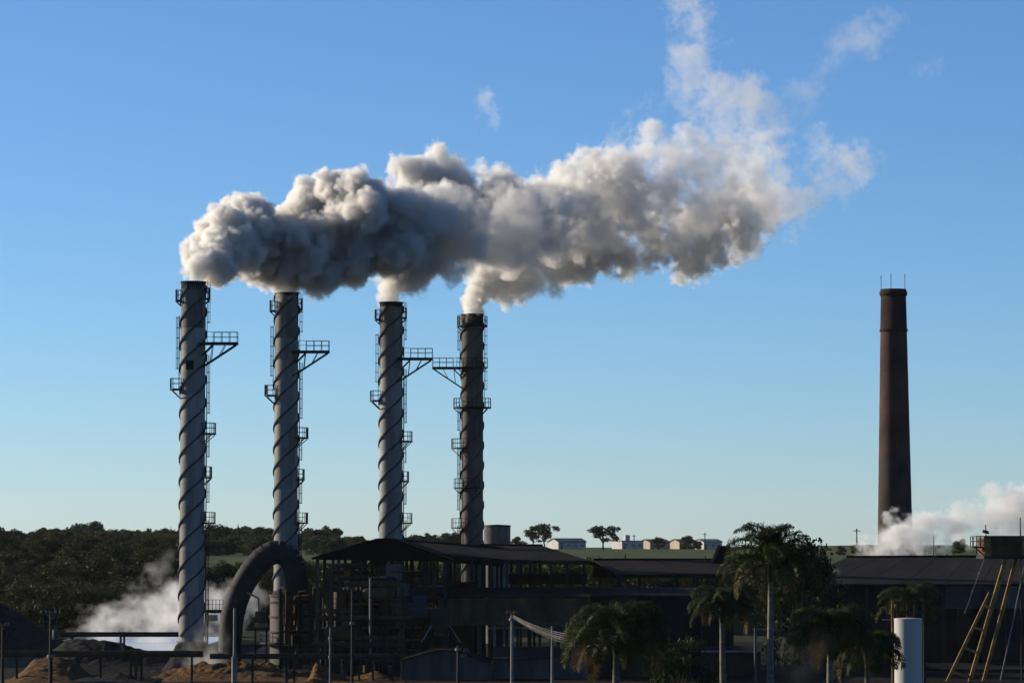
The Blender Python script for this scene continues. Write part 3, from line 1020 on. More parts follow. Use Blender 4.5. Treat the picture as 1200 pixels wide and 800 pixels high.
gable_store()
lean_to("flat_store", "plain dark blue grey store right of the gable fronted one", 578, 690, 757, 771, 334, 7, M['blue_dark'], M['blue_clad'])


# ------------------------------------------------------------------ yard: pond, mounds, pipe bridges
def pond():
    x0, x1, y0, y1 = -58, -38, 366, 450
    root = thing("pond_basin", ((x0 + x1) / 2, y0, 0), "low concrete basin holding the steaming pond", "basin")
    for q in ((x0 - .4, x1 + .4, y0 - .4, y0 - .01), (x0 - .4, x1 + .4, y1 + .01, y1 + .4), (x0 - .4, x0 - .01, y0, y1), (x1 + .01, x1 + .4, y0, y1)):
        MB().box(*q, 0, 1.3).build("basin_wall", M['concrete'], root)
    w = MB().add([(x0, y0, 1.0), (x1, y0, 1.0), (x1, y1, 1.0), (x0, y1, 1.0)], [(0, 1, 2, 3)]).build("water", M['water'])
    tag(w, "pale bright water of the steaming pond", None, None, "structure")


pond()


def mound(name, profile, Y, depth, mat, label, rough=.5, seed=1, cat="pile"):
    """Heap whose crest line follows PROFILE (px, py) at distance Y, falling off in front and behind."""
    rng = np.random.default_rng(seed)
    P = [at(p[0], p[1], Y) for p in profile]
    x0, x1 = P[0].x, P[-1].x
    nx, ny = max(24, int((x1 - x0) / .2)), 64
    xs = np.linspace(x0 - 1.5, x1 + 1.5, nx)
    ys = np.linspace(Y - depth, Y + depth, ny)
    crest = np.interp(xs, [p.x for p in P], [max(.05, p.z) for p in P])
    n1 = lattice_noise((nx, ny, 2), (14, 12, 2), rng)[:, :, 0]; n2 = lattice_noise((nx, ny, 2), (6, 5, 2), rng)[:, :, 0]; n3 = lattice_noise((nx, ny, 2), (1.7, 1.7, 2), rng)[:, :, 0]
    t = np.clip(1 - np.abs(ys - Y) / depth, 0, 1) ** 1.1
    ed = np.clip(np.minimum(xs - xs[0], xs[-1] - xs) / 2.0, 0, 1)
    Z = crest[:, None] * t[None] * ed[:, None] + rough * (.7 * n1 + .45 * n2 + .4 * n3) * np.minimum(t, .8)[None] * ed[:, None]
    Z[[0, -1]] = -.2; Z[:, [0, -1]] = -.2
    X, YY = np.meshgrid(xs, ys, indexing='ij')
    vs = np.stack([X, YY + .25 * n2, Z], -1).reshape(-1, 3).tolist()
    mb = MB().add(vs, [(i * ny + j, (i + 1) * ny + j, (i + 1) * ny + j + 1, i * ny + j + 1) for i in range(nx - 1) for j in range(ny - 1)], True)
    return tag(mb.build(name, mat), label, cat, "heaps in the yard")


mound("ash_heap", [(-40, 690), (0, 704), (30, 722), (60, 742), (85, 760)], 384, 16, M['ash'], "smooth dark heap cut off by the left edge of the picture", .3, 2)
mound("ash_heap", [(50, 770), (75, 752), (95, 747), (125, 750), (150, 756), (175, 761), (200, 768), (225, 778)], 352, 10, M['ash'], "broad dark heap in front of the pond", .45, 3)
mound("bagasse_heap", [(14, 805), (26, 786), (38, 771), (56, 767), (75, 769), (95, 776)], 330, 7, M['bagasse'], "sunlit straw brown heap beside the utility pole with insulators", .5, 4)
mound("bagasse_heap", [(185, 800), (205, 787), (228, 779), (255, 778), (285, 774), (315, 777), (345, 786), (375, 797)], 334, 7, M['bagasse'], "ragged brown heap below the foot of the leftmost stack", .8, 5)
mound("bagasse_heap", [(362, 800), (369, 776), (378, 779), (392, 790), (410, 797), (440, 788), (462, 795)], 329, 4, M['bagasse'], "small peaked ochre brown heap in front of the boiler house", .5, 6)
mound("bagasse_heap", [(60, 806), (100, 790), (140, 786), (170, 792), (195, 806)], 328, 6, M['ash'], "low dark heap under the three stubby posts", .5, 8)
mound("ash_heap", [(198, 770), (207, 752), (222, 746), (240, 750), (262, 768)], 346.6, 4, M['ash'], "black rubble heaped round the foot of the leftmost stack", .7, 9)


def pipe_bridge(label, x0, x1, y, Y, h, posts, mat, zmin=0):
    a, b = at(x0, y, Y), at(x1, y, Y)
    root = thing("pipe_bridge", ((a.x + b.x) / 2, Y, 0), label, "pipe bridge")
    MB().box(a.x, b.x, Y - .3, Y + .3, a.z - h, a.z).build("girder", mat, root)
    MB().tube([(a.x, Y - .1, a.z + .12), (b.x, Y - .1, a.z + .12)], .11, 8).build("pipe_length", mat, root)
    for p in posts:
        q = at(p, y, Y)
        MB().box(q.x - .11, q.x + .11, Y - .11, Y + .11, zmin, q.z - h - .004).build("post", mat, root)
    return root


pipe_bridge("dark pipe bridge spanning the steaming pond to the leftmost stack", 72, 209, 742.5, 362, .3, (85, 141.5, 145.5), M['steel'])
pipe_bridge("long dark pipe bridge low across the yard heaps", -10, 238, 764.5, 326, .42, (20, 118, 153.5, 159.5, 166, 225), M['rust'])
pipe_bridge("low dark pipe bridge in front of the boiler house", 246, 470, 768, 326.5, .3, (296, 336, 345, 404, 421, 437, 460), M['steel'])


def walkway():
    Y = 357
    a, b = at(240, 714, Y), at(263, 714, Y)
    root = thing("walkway", ((a.x + b.x) / 2, Y, 0), "railed walkway between the leftmost stack and the arched duct", "walkway")
    MB().box(a.x, b.x, Y - .6, Y + .6, a.z - .35, a.z).build("deck", M['steel'], root)
    mb = MB(); railing(mb, [Vector((a.x + .1 + (b.x - a.x - .2) * i / 5, Y - .55, a.z)) for i in range(6)]); mb.build("railing", M['steel'], root)
    mb = MB(); px_box(mb, 241, 720, 255, 727, Y - .4, .08); mb.build("white_panel", M['white_wall'], root)
    for x in (a.x + .3, b.x - .3):
        MB().box(x - .1, x + .1, Y - .1, Y + .1, 0, a.z - .353).build("post", M['steel'], root)


walkway()


def pump_skid():
    Y = 350
    a, b = at(299, 735, Y), at(312, 716, Y)
    root = thing("pump_house", ((a.x + b.x) / 2, Y, 0), "small grey box with a yellow sunlit skirt inside the duct arch", "pump house")
    MB().box(a.x, b.x, Y, Y + 1.5, a.z + .5, b.z).build("body", M['tan'], root)
    MB().box(a.x - .1, b.x + .1, Y - .1, Y + 1.6, a.z, a.z + .42).build("skirt", M['ochre'], root)
    for x in (a.x, b.x):
        MB().box(x - .1, x + .1, Y + .5, Y + .7, 0, a.z - .004).build("leg", M['steel'], root)
    MB().tube([(a.x + .3, Y + .6, b.z), (a.x + .3, Y + .6, b.z + 1.4), (a.x - .9, Y + .6, b.z + 2.0)], .12, 8).build("pipe_stub", M['steel_lt'], root)


pump_skid()


# ------------------------------------------------------------------ poles, lamps and cables
def pole(name, px, ytop, Y, w, mat, label, extras=(), cat="pole", taper=.75):
    p = at(px, ytop, Y)
    root = thing(name, (p.x, Y, 0), label, cat)
    MB().tube([(p.x, Y, 0), (p.x, Y, p.z)], [w, w * taper], 10).build("shaft", mat, root)
    for e in extras:
        if e[0] == 'arm':
            _, half, dz = e
            arm = MB().bar((p.x - half, Y - w, p.z - dz), (p.x + half, Y - w, p.z - dz), .12).build("crossarm", M['wood'], root)
            for s_ in (-.9, -.45, .45, .9):
                x = p.x + s_ * half
                MB().lathe(x, Y - w, [(.05, p.z - dz + .06), (.1, p.z - dz + .12), (.06, p.z - dz + .2), (.1, p.z - dz + .28), (.03, p.z - dz + .36)], 8).build("insulator", M['porcelain'], arm)
        elif e[0] == 'cutout':
            _, dx, dz = e
            f = MB().box(p.x + dx - .16, p.x + dx + .16, Y - w - .3, Y - w - .02, p.z - dz - .28, p.z - dz + .28).build("fuse_cutout", M['black'], root)
            MB().bar((p.x + dx, Y - w - .1, p.z - dz + .3), (p.x, Y - w - .1, p.z - dz + .3), .05).build("bracket", M['steel_lt'], f)
        elif e[0] == 'transformer':
            _, dx, dz = e
            t = MB().lathe(p.x + dx, Y - .1, [(.26, p.z - dz - .9), (.3, p.z - dz - .85), (.3, p.z - dz), (.2, p.z - dz + .06)], 14).build("transformer_can", M['galv_dark'], root)
            MB().lathe(p.x + dx, Y - .1, [(.06, p.z - dz + .06), (.1, p.z - dz + .14), (.05, p.z - dz + .3)], 8).build("bushing", M['porcelain'], t)
        elif e[0] == 'lamp':
            _, dx, dz = e
            a = MB().bar((p.x, Y, p.z - dz), (p.x + dx, Y - .5, p.z - dz + .15), .07).build("lamp_arm", mat, root)
            MB().hexa([(p.x + dx - .3, Y - .75, p.z - dz - .1), (p.x + dx + .3, Y - .75, p.z - dz - .1), (p.x + dx + .3, Y - .3, p.z - dz - .02), (p.x + dx - .3, Y - .3, p.z - dz - .02)],
                      [(p.x + dx - .2, Y - .7, p.z - dz + .3), (p.x + dx + .2, Y - .7, p.z - dz + .3), (p.x + dx + .2, Y - .35, p.z - dz + .3), (p.x + dx - .2, Y - .35, p.z - dz + .3)]).build("lamp_head", M['blue_clad'], a)
        elif e[0] == 'sleeve':
            _, dz, ww = e
            MB().tube([(p.x, Y, .02), (p.x, Y, p.z - dz)], ww, 10).build("lower_sleeve", mat, root)
        elif e[0] == 'collar':
            _, dz = e
            MB().tube([(p.x, Y, p.z - dz - .12), (p.x, Y, p.z - dz + .12)], w * 1.8, 10).build("collar", M['steel_lt'], root)
    return root


pole("utility_pole", 60, 716, 300, .2, M['wood'], "wooden utility pole with black fuse cutouts beside the brown heap",
     [('arm', .95, .25), ('cutout', -.42, .62), ('cutout', -.42, 1.25), ('cutout', .38, .9), ('transformer', .42, 1.7), ('collar', 4.1)], "utility pole")
pole("utility_pole", 3.5, 731, 300, .17, M['wood'], "dark wooden pole at the left edge of the picture", [('arm', .6, .2), ('cutout', .25, .7)], "utility pole")
pole("lamp_post", 275, 712, 308, .16, M['steel_lt'], "grey steel post with a thick lower sleeve before the brown heap", [('sleeve', 4.6, .27)], "lamp post")
pole("lamp_post", 387, 735, 312, .1, M['steel_lt'], "thin pale post with two bright collars before the boiler house", [('collar', 1.0), ('collar', 2.8)], "lamp post")
pole("utility_pole", 413, 690, 306, .14, M['black'], "black utility pole in front of the boiler house", [('arm', .9, .15), ('lamp', -.6, 3.3), ('collar', 3.2)], "utility pole")
pole("lamp_post", 537, 756, 300, .17, M['steel'], "dark lamp post before the gable fronted store", [('lamp', .75, .5), ('lamp', .6, 1.0), ('collar', .35)], "lamp post")
pole("utility_pole", 600, 718, 316, .17, M['steel_lt'], "slim pale pole holding a sagging bundle of cables", [('arm', .5, .12), ('collar', .6)], "utility pole")
pole("lamp_post", 885, 716, 330, .16, M['blue_clad'], "blue grey post between the two slim palms", [('collar', .2)], "lamp post")
pole("lightning_mast", 1094, 628, 413, .06, M['steel'], "thin dark mast on the warehouse ridge amid the steam", [], "mast")
pole("lightning_mast", 1195.5, 606, 331, .08, M['steel'], "thin dark mast above the trestle head house", [], "mast")
pole("vent_post", 647, 733, 318, .14, M['steel_lt'], "short pale post under the sagging cables", [], "post")
for k in range(7):
    a, b = at(601, 720 + k * .5, 315.6), at(705, 743 + k * 2.2, 300 + k * .5)
    sag = 1.15 + .12 * (k % 4)
    pts = []
    for i in range(15):
        t = i / 14
        p = a.lerp(b, t); p.z -= sag * 4 * t * (1 - t) * .62
        p.y += .1 * math.sin(k * 2.1 + t * 5)
        pts.append(p)
    tag(MB().tube(pts, .03, 6).build("cable", M['concrete']), "%s strand of the pale cable bundle sagging from the slim pole" % ("topmost", "second from top", "third from top", "middle", "third from bottom", "second from bottom", "lowest")[k], "cable", "strands of one sagging cable bundle")


# ------------------------------------------------------------------ white tank and trestle
def white_tank():
    Y = 300
    a, b = at(1047.8, 725, Y), at(1080.2, 725, Y)
    cx, R, zt = (a.x + b.x) / 2, (b.x - a.x) / 2, a.z
    root = thing("white_tank", (cx, Y, 0), "tall white cylindrical tank at the bottom edge, sunlit on its left side", "tank")
    n = 4
    hs = np.linspace(0, zt, n + 1)
    for i in range(n):
        MB().lathe(cx, Y, [(R - .004 * (i % 2), hs[i]), (R - .004 * (i % 2), hs[i + 1] + (.003 if i % 2 else -.003))], 48).build("shell_ring", M['white'], root)
    MB().lathe(cx, Y, [(R + .03, zt - .02), (R + .03, zt + .05), (R * .9, zt + .09), (.02, zt + .13)], 48).build("roof", M['white'], root)
    MB().lathe(cx + .5, Y, [(.14, zt + .05), (.14, zt + .2), (.18, zt + .21), (.02, zt + .25)], 12).build("vent", M['steel'], root)


white_tank()


def bin_frame():
    Y = 318
    root = thing("hoist_frame", (at(1064, 800, Y).x, Y, 0), "ochre brown steel frame standing behind the white tank", "frame")
    for x in (1046, 1052, 1064, 1072, 1083):
        p = at(x, 703, Y)
        MB().box(p.x - .13, p.x + .13, Y - .13, Y + .13, 0, p.z).build("post", M['ochre'] if x < 1050 else M['rust'], root)
    for y in (704, 715):
        a, b = at(1044, y, Y), at(1085, y, Y)
        MB().box(a.x, b.x, Y - .1, Y + .1, a.z - .25, a.z).build("rail", M['rust'], root)
    a, b = at(1034, 725, Y), at(1046, 725, Y)
    MB().box(a.x, b.x, Y - .1, Y + .1, a.z - .12, a.z).build("bracket_arm", M['steel_lt'], root)


bin_frame()


def trestle():
    Y = 328
    foot = at(1136, 800, Y)
    root = thing("conveyor_trestle", (foot.x, Y, 0), "ochre raking trestle like a giant ladder under a brown head house", "trestle")

    def ext(p, q):                                       # extend the line p->q down to the ground
        t = (p.z - 0) / (p.z - q.z)
        return p + (q - p) * t
    tops = [(1179, 651), (1191, 653)]
    r2 = (at(1179.5, 651, Y), at(1136, 800, Y)); r3 = (at(1191, 653, Y + 1.5), at(1152, 800, Y + 1.5)); r1 = (at(1160, 694, Y + .0), at(1109, 800, Y - .0))
    for nm, (p, q), w in (("raking_leg", r2, .38), ("raking_leg", r3, .34), ("side_leg", r1, .3)):
        MB().bar(p, ext(p, q), w, w).build(nm, M['ochre'], root)
    r4 = (at(1203, 652, Y + 3), at(1172, 800, Y + 3))
    MB().bar(r4[0], ext(*r4), .14).build("raking_leg", M['steel_lt'], root)
    for ya, yb in ((708, 713), (734, 739), (758, 765), (787, 793)):
        fa = (ya - 694) / (800 - 694); fb = (yb - 651) / (800 - 651)
        MB().bar(r1[0].lerp(r1[1], fa), r2[0].lerp(r2[1], fb), .26).build("rung", M['ochre'], root)
    # stay rod
    st = MB().bar(at(1154.5, 652, Y - .5), at(1131, 717, Y - .5), .07).build("stay_rod", M['steel_lt'], root)
    for f in (0, .3, .62, 1):
        p = at(1154.5, 652, Y - .5).lerp(at(1131, 717, Y - .5), f)
        MB().box(p.x - .09, p.x + .09, Y - .59, Y - .41, p.z - .09, p.z + .09).build("clamp", M['steel_lt'], st)
    a, b = at(1152, 651, Y), at(1225, 629, Y)
    n = 10
    for i in range(n):
        x0, x1 = a.x + (b.x - a.x) * i / n, a.x + (b.x - a.x) * (i + 1) / n
        MB().box(x0 + .01, x1 - .01, Y - 1.2 + .02 * (i % 2), Y - 1.1 + .02 * (i % 2), a.z, b.z).build("wall_panel", M['ochre'] if i in (0, 6) else M['rust'], root)
    MB().box(a.x + .02, b.x, Y - 1.05, Y + 4, a.z + .01, b.z - .05).build("head_house", M['rust'], root)
    MB().box(a.x - .1, b.x + .1, Y - 1.4, Y + 4.2, b.z + .003, b.z + .14).build("roof", M['tan'], root)
    MB().box(a.x - .1, b.x + .1, Y - 1.3, Y + 4.1, a.z - .3, a.z - .004).build("floor_beam", M['steel'], root)
    c, d = at(1138.5, 640, Y), at(1152, 640, Y)
    pl = MB().box(c.x, d.x - .12, Y - 1, Y + 1, c.z - .15, c.z).build("platform", M['steel'], root)
    mb = MB(); railing(mb, [Vector((c.x + (d.x - c.x) * i / 3, Y - .95, c.z)) for i in range(4)], 1.0, .05); railing(mb, [Vector((c.x + .04, Y - .95, c.z)), Vector((c.x + .04, Y + .9, c.z))], 1.0, .05)
    mb.build("railing", M['steel'], pl)
    e = at(1142, 646, Y)
    MB().bar((c.x + .3, Y - .8, c.z - .15), (d.x, Y - .8, c.z - .9), .12).build("bracket", M['steel'], pl)
    MB().bar((c.x + .4, Y - .8, c.z - .15), (c.x + .4, Y - .8, c.z - .75), .1).build("bracket", M['steel'], pl)
    # lamp mast on the roof corner
    m0 = at(1155.5, 629, Y)
    mt = at(1155, 614.5, Y)
    ms = MB().bar((m0.x, Y, b.z + .14), (mt.x, Y, mt.z), .09).build("roof_mast", M['steel'], root)
    MB().hexa([(m0.x - .35, Y - .3, b.z + .45), (m0.x + .3, Y - .3, b.z + .3), (m0.x + .3, Y + .3, b.z + .3), (m0.x - .35, Y + .3, b.z + .45)],
              [(m0.x - .28, Y - .25, b.z + .75), (m0.x + .22, Y - .25, b.z + .62), (m0.x + .22, Y + .25, b.z + .62), (m0.x - .28, Y + .25, b.z + .75)]).build("flood_lamp", M['black'], ms)


trestle()

# ------------------------------------------------------------------ trees
def leaf_cloud(rng, clumps, n, size, flat=.7):
    """clumps: (x, y, z, r). Leaf-sized quads spread through the clumps' volume."""
    C = np.array(clumps)
    w = C[:, 3] ** 2
    pick = rng.choice(len(C), n, p=w / w.sum())
    d = rng.normal(size=(n, 3)); d /= np.linalg.norm(d, axis=1)[:, None]
    rad = rng.random(n) ** .45
    pos = C[pick, :3] + d * (rad * C[pick, 3])[:, None] * np.array([1, 1, flat])
    u = rng.normal(size=(n, 3)); u /= np.linalg.norm(u, axis=1)[:, None]
    v = np.cross(u, rng.normal(size=(n, 3))); v /= np.linalg.norm(v, axis=1)[:, None]
    s = size * rng.uniform(.55, 1.35, n)[:, None]
    q = np.stack([pos - u * s, pos - v * s * .55, pos + u * s, pos + v * s * .55], 1).reshape(-1, 3)
    return q, [(4 * i, 4 * i + 1, 4 * i + 2, 4 * i + 3) for i in range(n)]


def tree_proto(seed, h, w, style, leaf, n, size):
    rng = np.random.default_rng(seed)
    root = bpy.data.objects.new("tree", None)
    COL.objects.link(root)
    mb = MB()
    tr = .022 * h
    fork = h * (.14 if style != 'open' else .3)
    mb.tube([(0, 0, -.6), (.03 * h, 0, fork * .5), (0, .01 * h, fork), (.01 * h, 0, h * .62)], [tr * 1.35, tr, tr * .85, tr * .4], 8)
    clumps = []
    if style == 'column':
        for k in range(16):
            z = h * (.12 + .86 * k / 15)
            r = w * (.55 - .42 * (k / 15) ** 1.6)
            clumps.append((rng.normal() * .1, rng.normal() * .1, z, r))
    else:
        nl = 9 if style == 'dense' else 8
        for k in range(nl):
            a = 2 * math.pi * (k + rng.random() * .6) / nl
            el = rng.uniform(.15, 1.0)
            rr = w * rng.uniform(.45, .8) * (1.1 - .55 * el)
            e = np.array([rr * math.cos(a), rr * math.sin(a), fork + (h * .92 - fork) * (.2 + .62 * el)])
            mid = np.array([e[0] * .45, e[1] * .45, fork + (e[2] - fork) * .62])
            mb.tube([(0, 0, fork * rng.uniform(.75, 1.1)), mid, e], [tr * .6, tr * .38, tr * .12], 6)
            for _ in range(3 if style == 'dense' else 2):
                o = rng.normal(size=3) * w * .2
                clumps.append((*(e + o), w * rng.uniform(.24, .42) * (1 if style == 'dense' else .72)))
        if style == 'dense':
            for k in range(8):
                a = 2 * math.pi * k / 8 + rng.random()
                clumps.append((w * .62 * math.cos(a), w * .62 * math.sin(a), h * rng.uniform(.1, .26), w * rng.uniform(.3, .42)))
        for _ in range(5 if style == 'dense' else 2):
            clumps.append((rng.normal() * w * .3, rng.normal() * w * .3, h * rng.uniform(.62, .86), w * rng.uniform(.3, .45)))
    t = mb.build("trunk", M['bark'], root)
    q, f = leaf_cloud(rng, clumps, n, size)
    c = MB(); c.v = q.tolist(); c.f = f; c.sm = [False] * len(f)
    zt = q[:, 2].max()
    cr = c.build("crown", leaf, root)
    return root


PROTO = {
    'far': [tree_proto(s, 8, 3.6 + .5 * (s % 3), 'dense', M['leaf_far'], 2600, .40) for s in (21, 22, 23, 24)],
    'mid': [tree_proto(s, 8, 3.9, 'dense', M['leaf_olive'], 8000, .165) for s in (31, 32, 33, 34)],
    'open': [tree_proto(s, 9, 4.6, 'open', M['leaf_far'], 1700, .34) for s in (41, 42)],
    'column': [tree_proto(51, 9, 1.5, 'column', M['leaf_far'], 900, .35)],
    'dark': [tree_proto(61, 9, 4.6, 'dense', M['leaf_dark'], 5200, .2), tree_proto(62, 7, 3.6, 'dense', M['leaf_dark'], 4200, .17)],
}


def place_tree(kind, i, x, y, h, wide, label, group, name="tree", rot=None):
    src = PROTO[kind][i % len(PROTO[kind])]
    o = copy_tree(src)
    if name == "tree" and group:
        name = {"far": "far_tree", "dark": "wood_tree", "hedge": "hedge_tree", "scrub": "scrub_tree"}.get(group.split()[0], "tree")
        if "thicket" in group: name = "thicket_tree"
    o.name = name
    s = h / (8.0 if kind in ('far', 'mid') else 9.0 if i % 2 == 0 or kind != 'dark' else 7.0)
    o.location = (x, y, float(height(np.float64(x), np.float64(y))))
    o.scale = (s * wide, s * wide, s)
    o.rotation_euler = (0, 0, RND.uniform(0, 6.28) if rot is None else rot)
    return tag(o, label, "tree", group)


def at_px(px, Y): return (px - 600) * Y / F_PX


# far tree line on the rise
rng_t = random.Random(5)
px = -14
k = 0
while px < 432:
    Y = rng_t.uniform(1150, 1280)
    h = rng_t.uniform(4.6, 7.0)
    if 85 < px < 118: h = rng_t.uniform(8.2, 9.2)
    if 245 < px < 325 or 365 < px < 400: h = rng_t.uniform(7.2, 9.0)
    if 400 < px: h = rng_t.uniform(4, 5.2)
    place_tree('far', k, at_px(px, Y), Y, h, rng_t.uniform(.95, 1.35), "round tree in the far tree line, %s" % ("left of its tallest clump" if px < 85 else "in its tallest clump" if px < 118 else "between the tallest clump and the leftmost stack" if px < 226
               else "between the first two stacks" if px < 336 else "right of the second stack"), "far tree line on the rise")
    px += rng_t.uniform(5.5, 10); k += 1
px = -10
while px < 420:                                      # nearer hedge below it
    Y = rng_t.uniform(900, 1060)
    h = rng_t.uniform(4.6, 6.6)
    if px > 235: Y = rng_t.uniform(1040, 1120); h = rng_t.uniform(3.5, 5.0)
    place_tree('far', k, at_px(px, Y), Y, h, rng_t.uniform(1.1, 1.5), "low tree in the far hedge, %s" % ("left of the half hidden house" if px < 134 else "between the half hidden house and the leftmost stack" if px < 226 else "right of the leftmost stack"), "hedge below the far tree line")
    px += rng_t.uniform(8, 13); k += 1
for j in range(44):                                  # thicket closing the pasture behind the stacks
    Y = rng_t.uniform(800, 1010)
    px = rng_t.uniform(205, 440)
    place_tree('far', j, at_px(px, Y), Y, rng_t.uniform(3.6, 5.2), rng_t.uniform(1.1, 1.5), "low tree of the far thicket, %s" % ("just right of the leftmost stack" if px < 275 else "above the arched duct" if px < 360 else "above the left end of the black gable roof"), "far thicket behind the stacks")
px = 476
n_th = iter("first second third fourth fifth sixth seventh eighth ninth tenth eleventh twelfth thirteenth".split())
while px < 548:
    Y = rng_t.uniform(1150, 1250)
    place_tree('far', k, at_px(px, Y), Y, rng_t.uniform(3.8, 6.2), 1.2, "%s small far tree rightward from the third stack" % next(n_th), "far trees between two stacks")
    px += rng_t.uniform(5, 9); k += 1
place_tree('column', 0, at_px(279.5, 1150), 1150, 8.4, .85, "slim pointed cypress standing out of the far tree line", None, "cypress_tree")
place_tree('column', 0, at_px(201, 1150), 1150, 7.0, .8, "lone narrow tree just left of the leftmost stack", None, "cypress_tree")

# near wood on the left slope
wood = []
for i in range(58):
    wood.append((rng_t.uniform(560, 760), rng_t.uniform(-20, 205), rng_t.uniform(4.2, 6.2)))
for i in range(105):
    Y = 468 + 100 * (i / 104) ** .9 + rng_t.uniform(-6, 6)
    pxx = rng_t.uniform(-15, 335)
    h = rng_t.uniform(5.6, 8.4)
    if pxx > 190: h *= .66; Y = max(Y, 500)
    if pxx < 30: h *= .85
    wood.append((Y, pxx, h))
for j, (Y, pxx, h) in enumerate(sorted(wood)):
    place_tree('mid', j, at_px(pxx, Y), Y, h, rng_t.uniform(.95, 1.3),
               "olive tree %s, %s" % ("low in the dark wood" if Y < 500 else "mid slope in the dark wood" if Y < 560 else "atop the dark wood",
               "left of the fuse cutout pole" if pxx < 60 else "above the left half of the pond" if pxx < 140 else "just left of the leftmost stack" if pxx < 212 else "between the leftmost stack and the duct"), "dark wood behind the pond")

for j in range(92):
    pxx = 345 + 830 * j / 92 + rng_t.uniform(-6, 6)
    if pxx > 962: continue
    Y = rng_t.uniform(486, 580)
    hh = rng_t.uniform(9.6, 11.6) - float(height(np.float64(0), np.float64(Y)))
    place_tree('mid', j, at_px(pxx, Y), Y, hh, rng_t.uniform(.9, 1.3) * max(1, 5 / hh), "low bushy tree on the slope, seen %s" % ("under the black gable roof" if pxx < 500 else "under the brown hipped roof" if pxx < 690 else "under the low long shed roof" if pxx < 870 else "behind the tallest palm" if pxx < 960 else "behind the big warehouse"), "scrub trees on the slope behind the sheds")

# trees by the far houses
place_tree('open', 0, at_px(637, 1050), 1050, 8.6, 1.3, "open crowned tree left of the long white house", "trees by the far houses", rot=.5)
place_tree('open', 1, at_px(625, 1080), 1080, 6.2, 1.25, "small open tree right of the round silo", "trees by the far houses")
place_tree('open', 1, at_px(707, 1040), 1040, 8.0, 1.6, "broad twiggy tree right of the long white house", "trees by the far houses", rot=2.)
place_tree('far', 1, at_px(771, 1130), 1130, 4.8, .9, "little round tree in front of the third far house", "trees by the far houses")
place_tree('far', 2, at_px(806, 1130), 1130, 4.9, 1.0, "little round tree beside the fifth far house", "trees by the far houses")
place_tree('far', 3, at_px(817, 1125), 1125, 3.4, 1.1, "low bush like tree between the last two far houses", "trees by the far houses")
place_tree('far', 0, at_px(605, 1100), 1100, 4.2, 1.0, "low tree just right of the round silo", "trees by the far houses")
for i, p in enumerate((985, 1004, 1016, 1122)):
    place_tree('far', i, at_px(p, 900), 900, (2.8, 3.4, 3.0, 4.2)[i], 1.1, ("low tree left of the white steam cloud", "small tree at the edge of the white steam cloud", "hazy tree inside the white steam cloud", "hazy tree between the steam cloud and the trestle head house")[i], "hazy trees around the steam")
place_tree('dark', 0, at_px(940, 345), 345, 15.2, .62, "dark round tree right behind the tallest palm", None, "dark_tree")
place_tree('dark', 1, at_px(795, 260), 260, 6.7, .95, "leafy dark shrub at the bottom edge right of the bushy palm", None, "dark_shrub")
for lst in PROTO.values():
    for o in lst:
        for ch in list(o.children): bpy.data.objects.remove(ch)
        bpy.data.objects.remove(o)


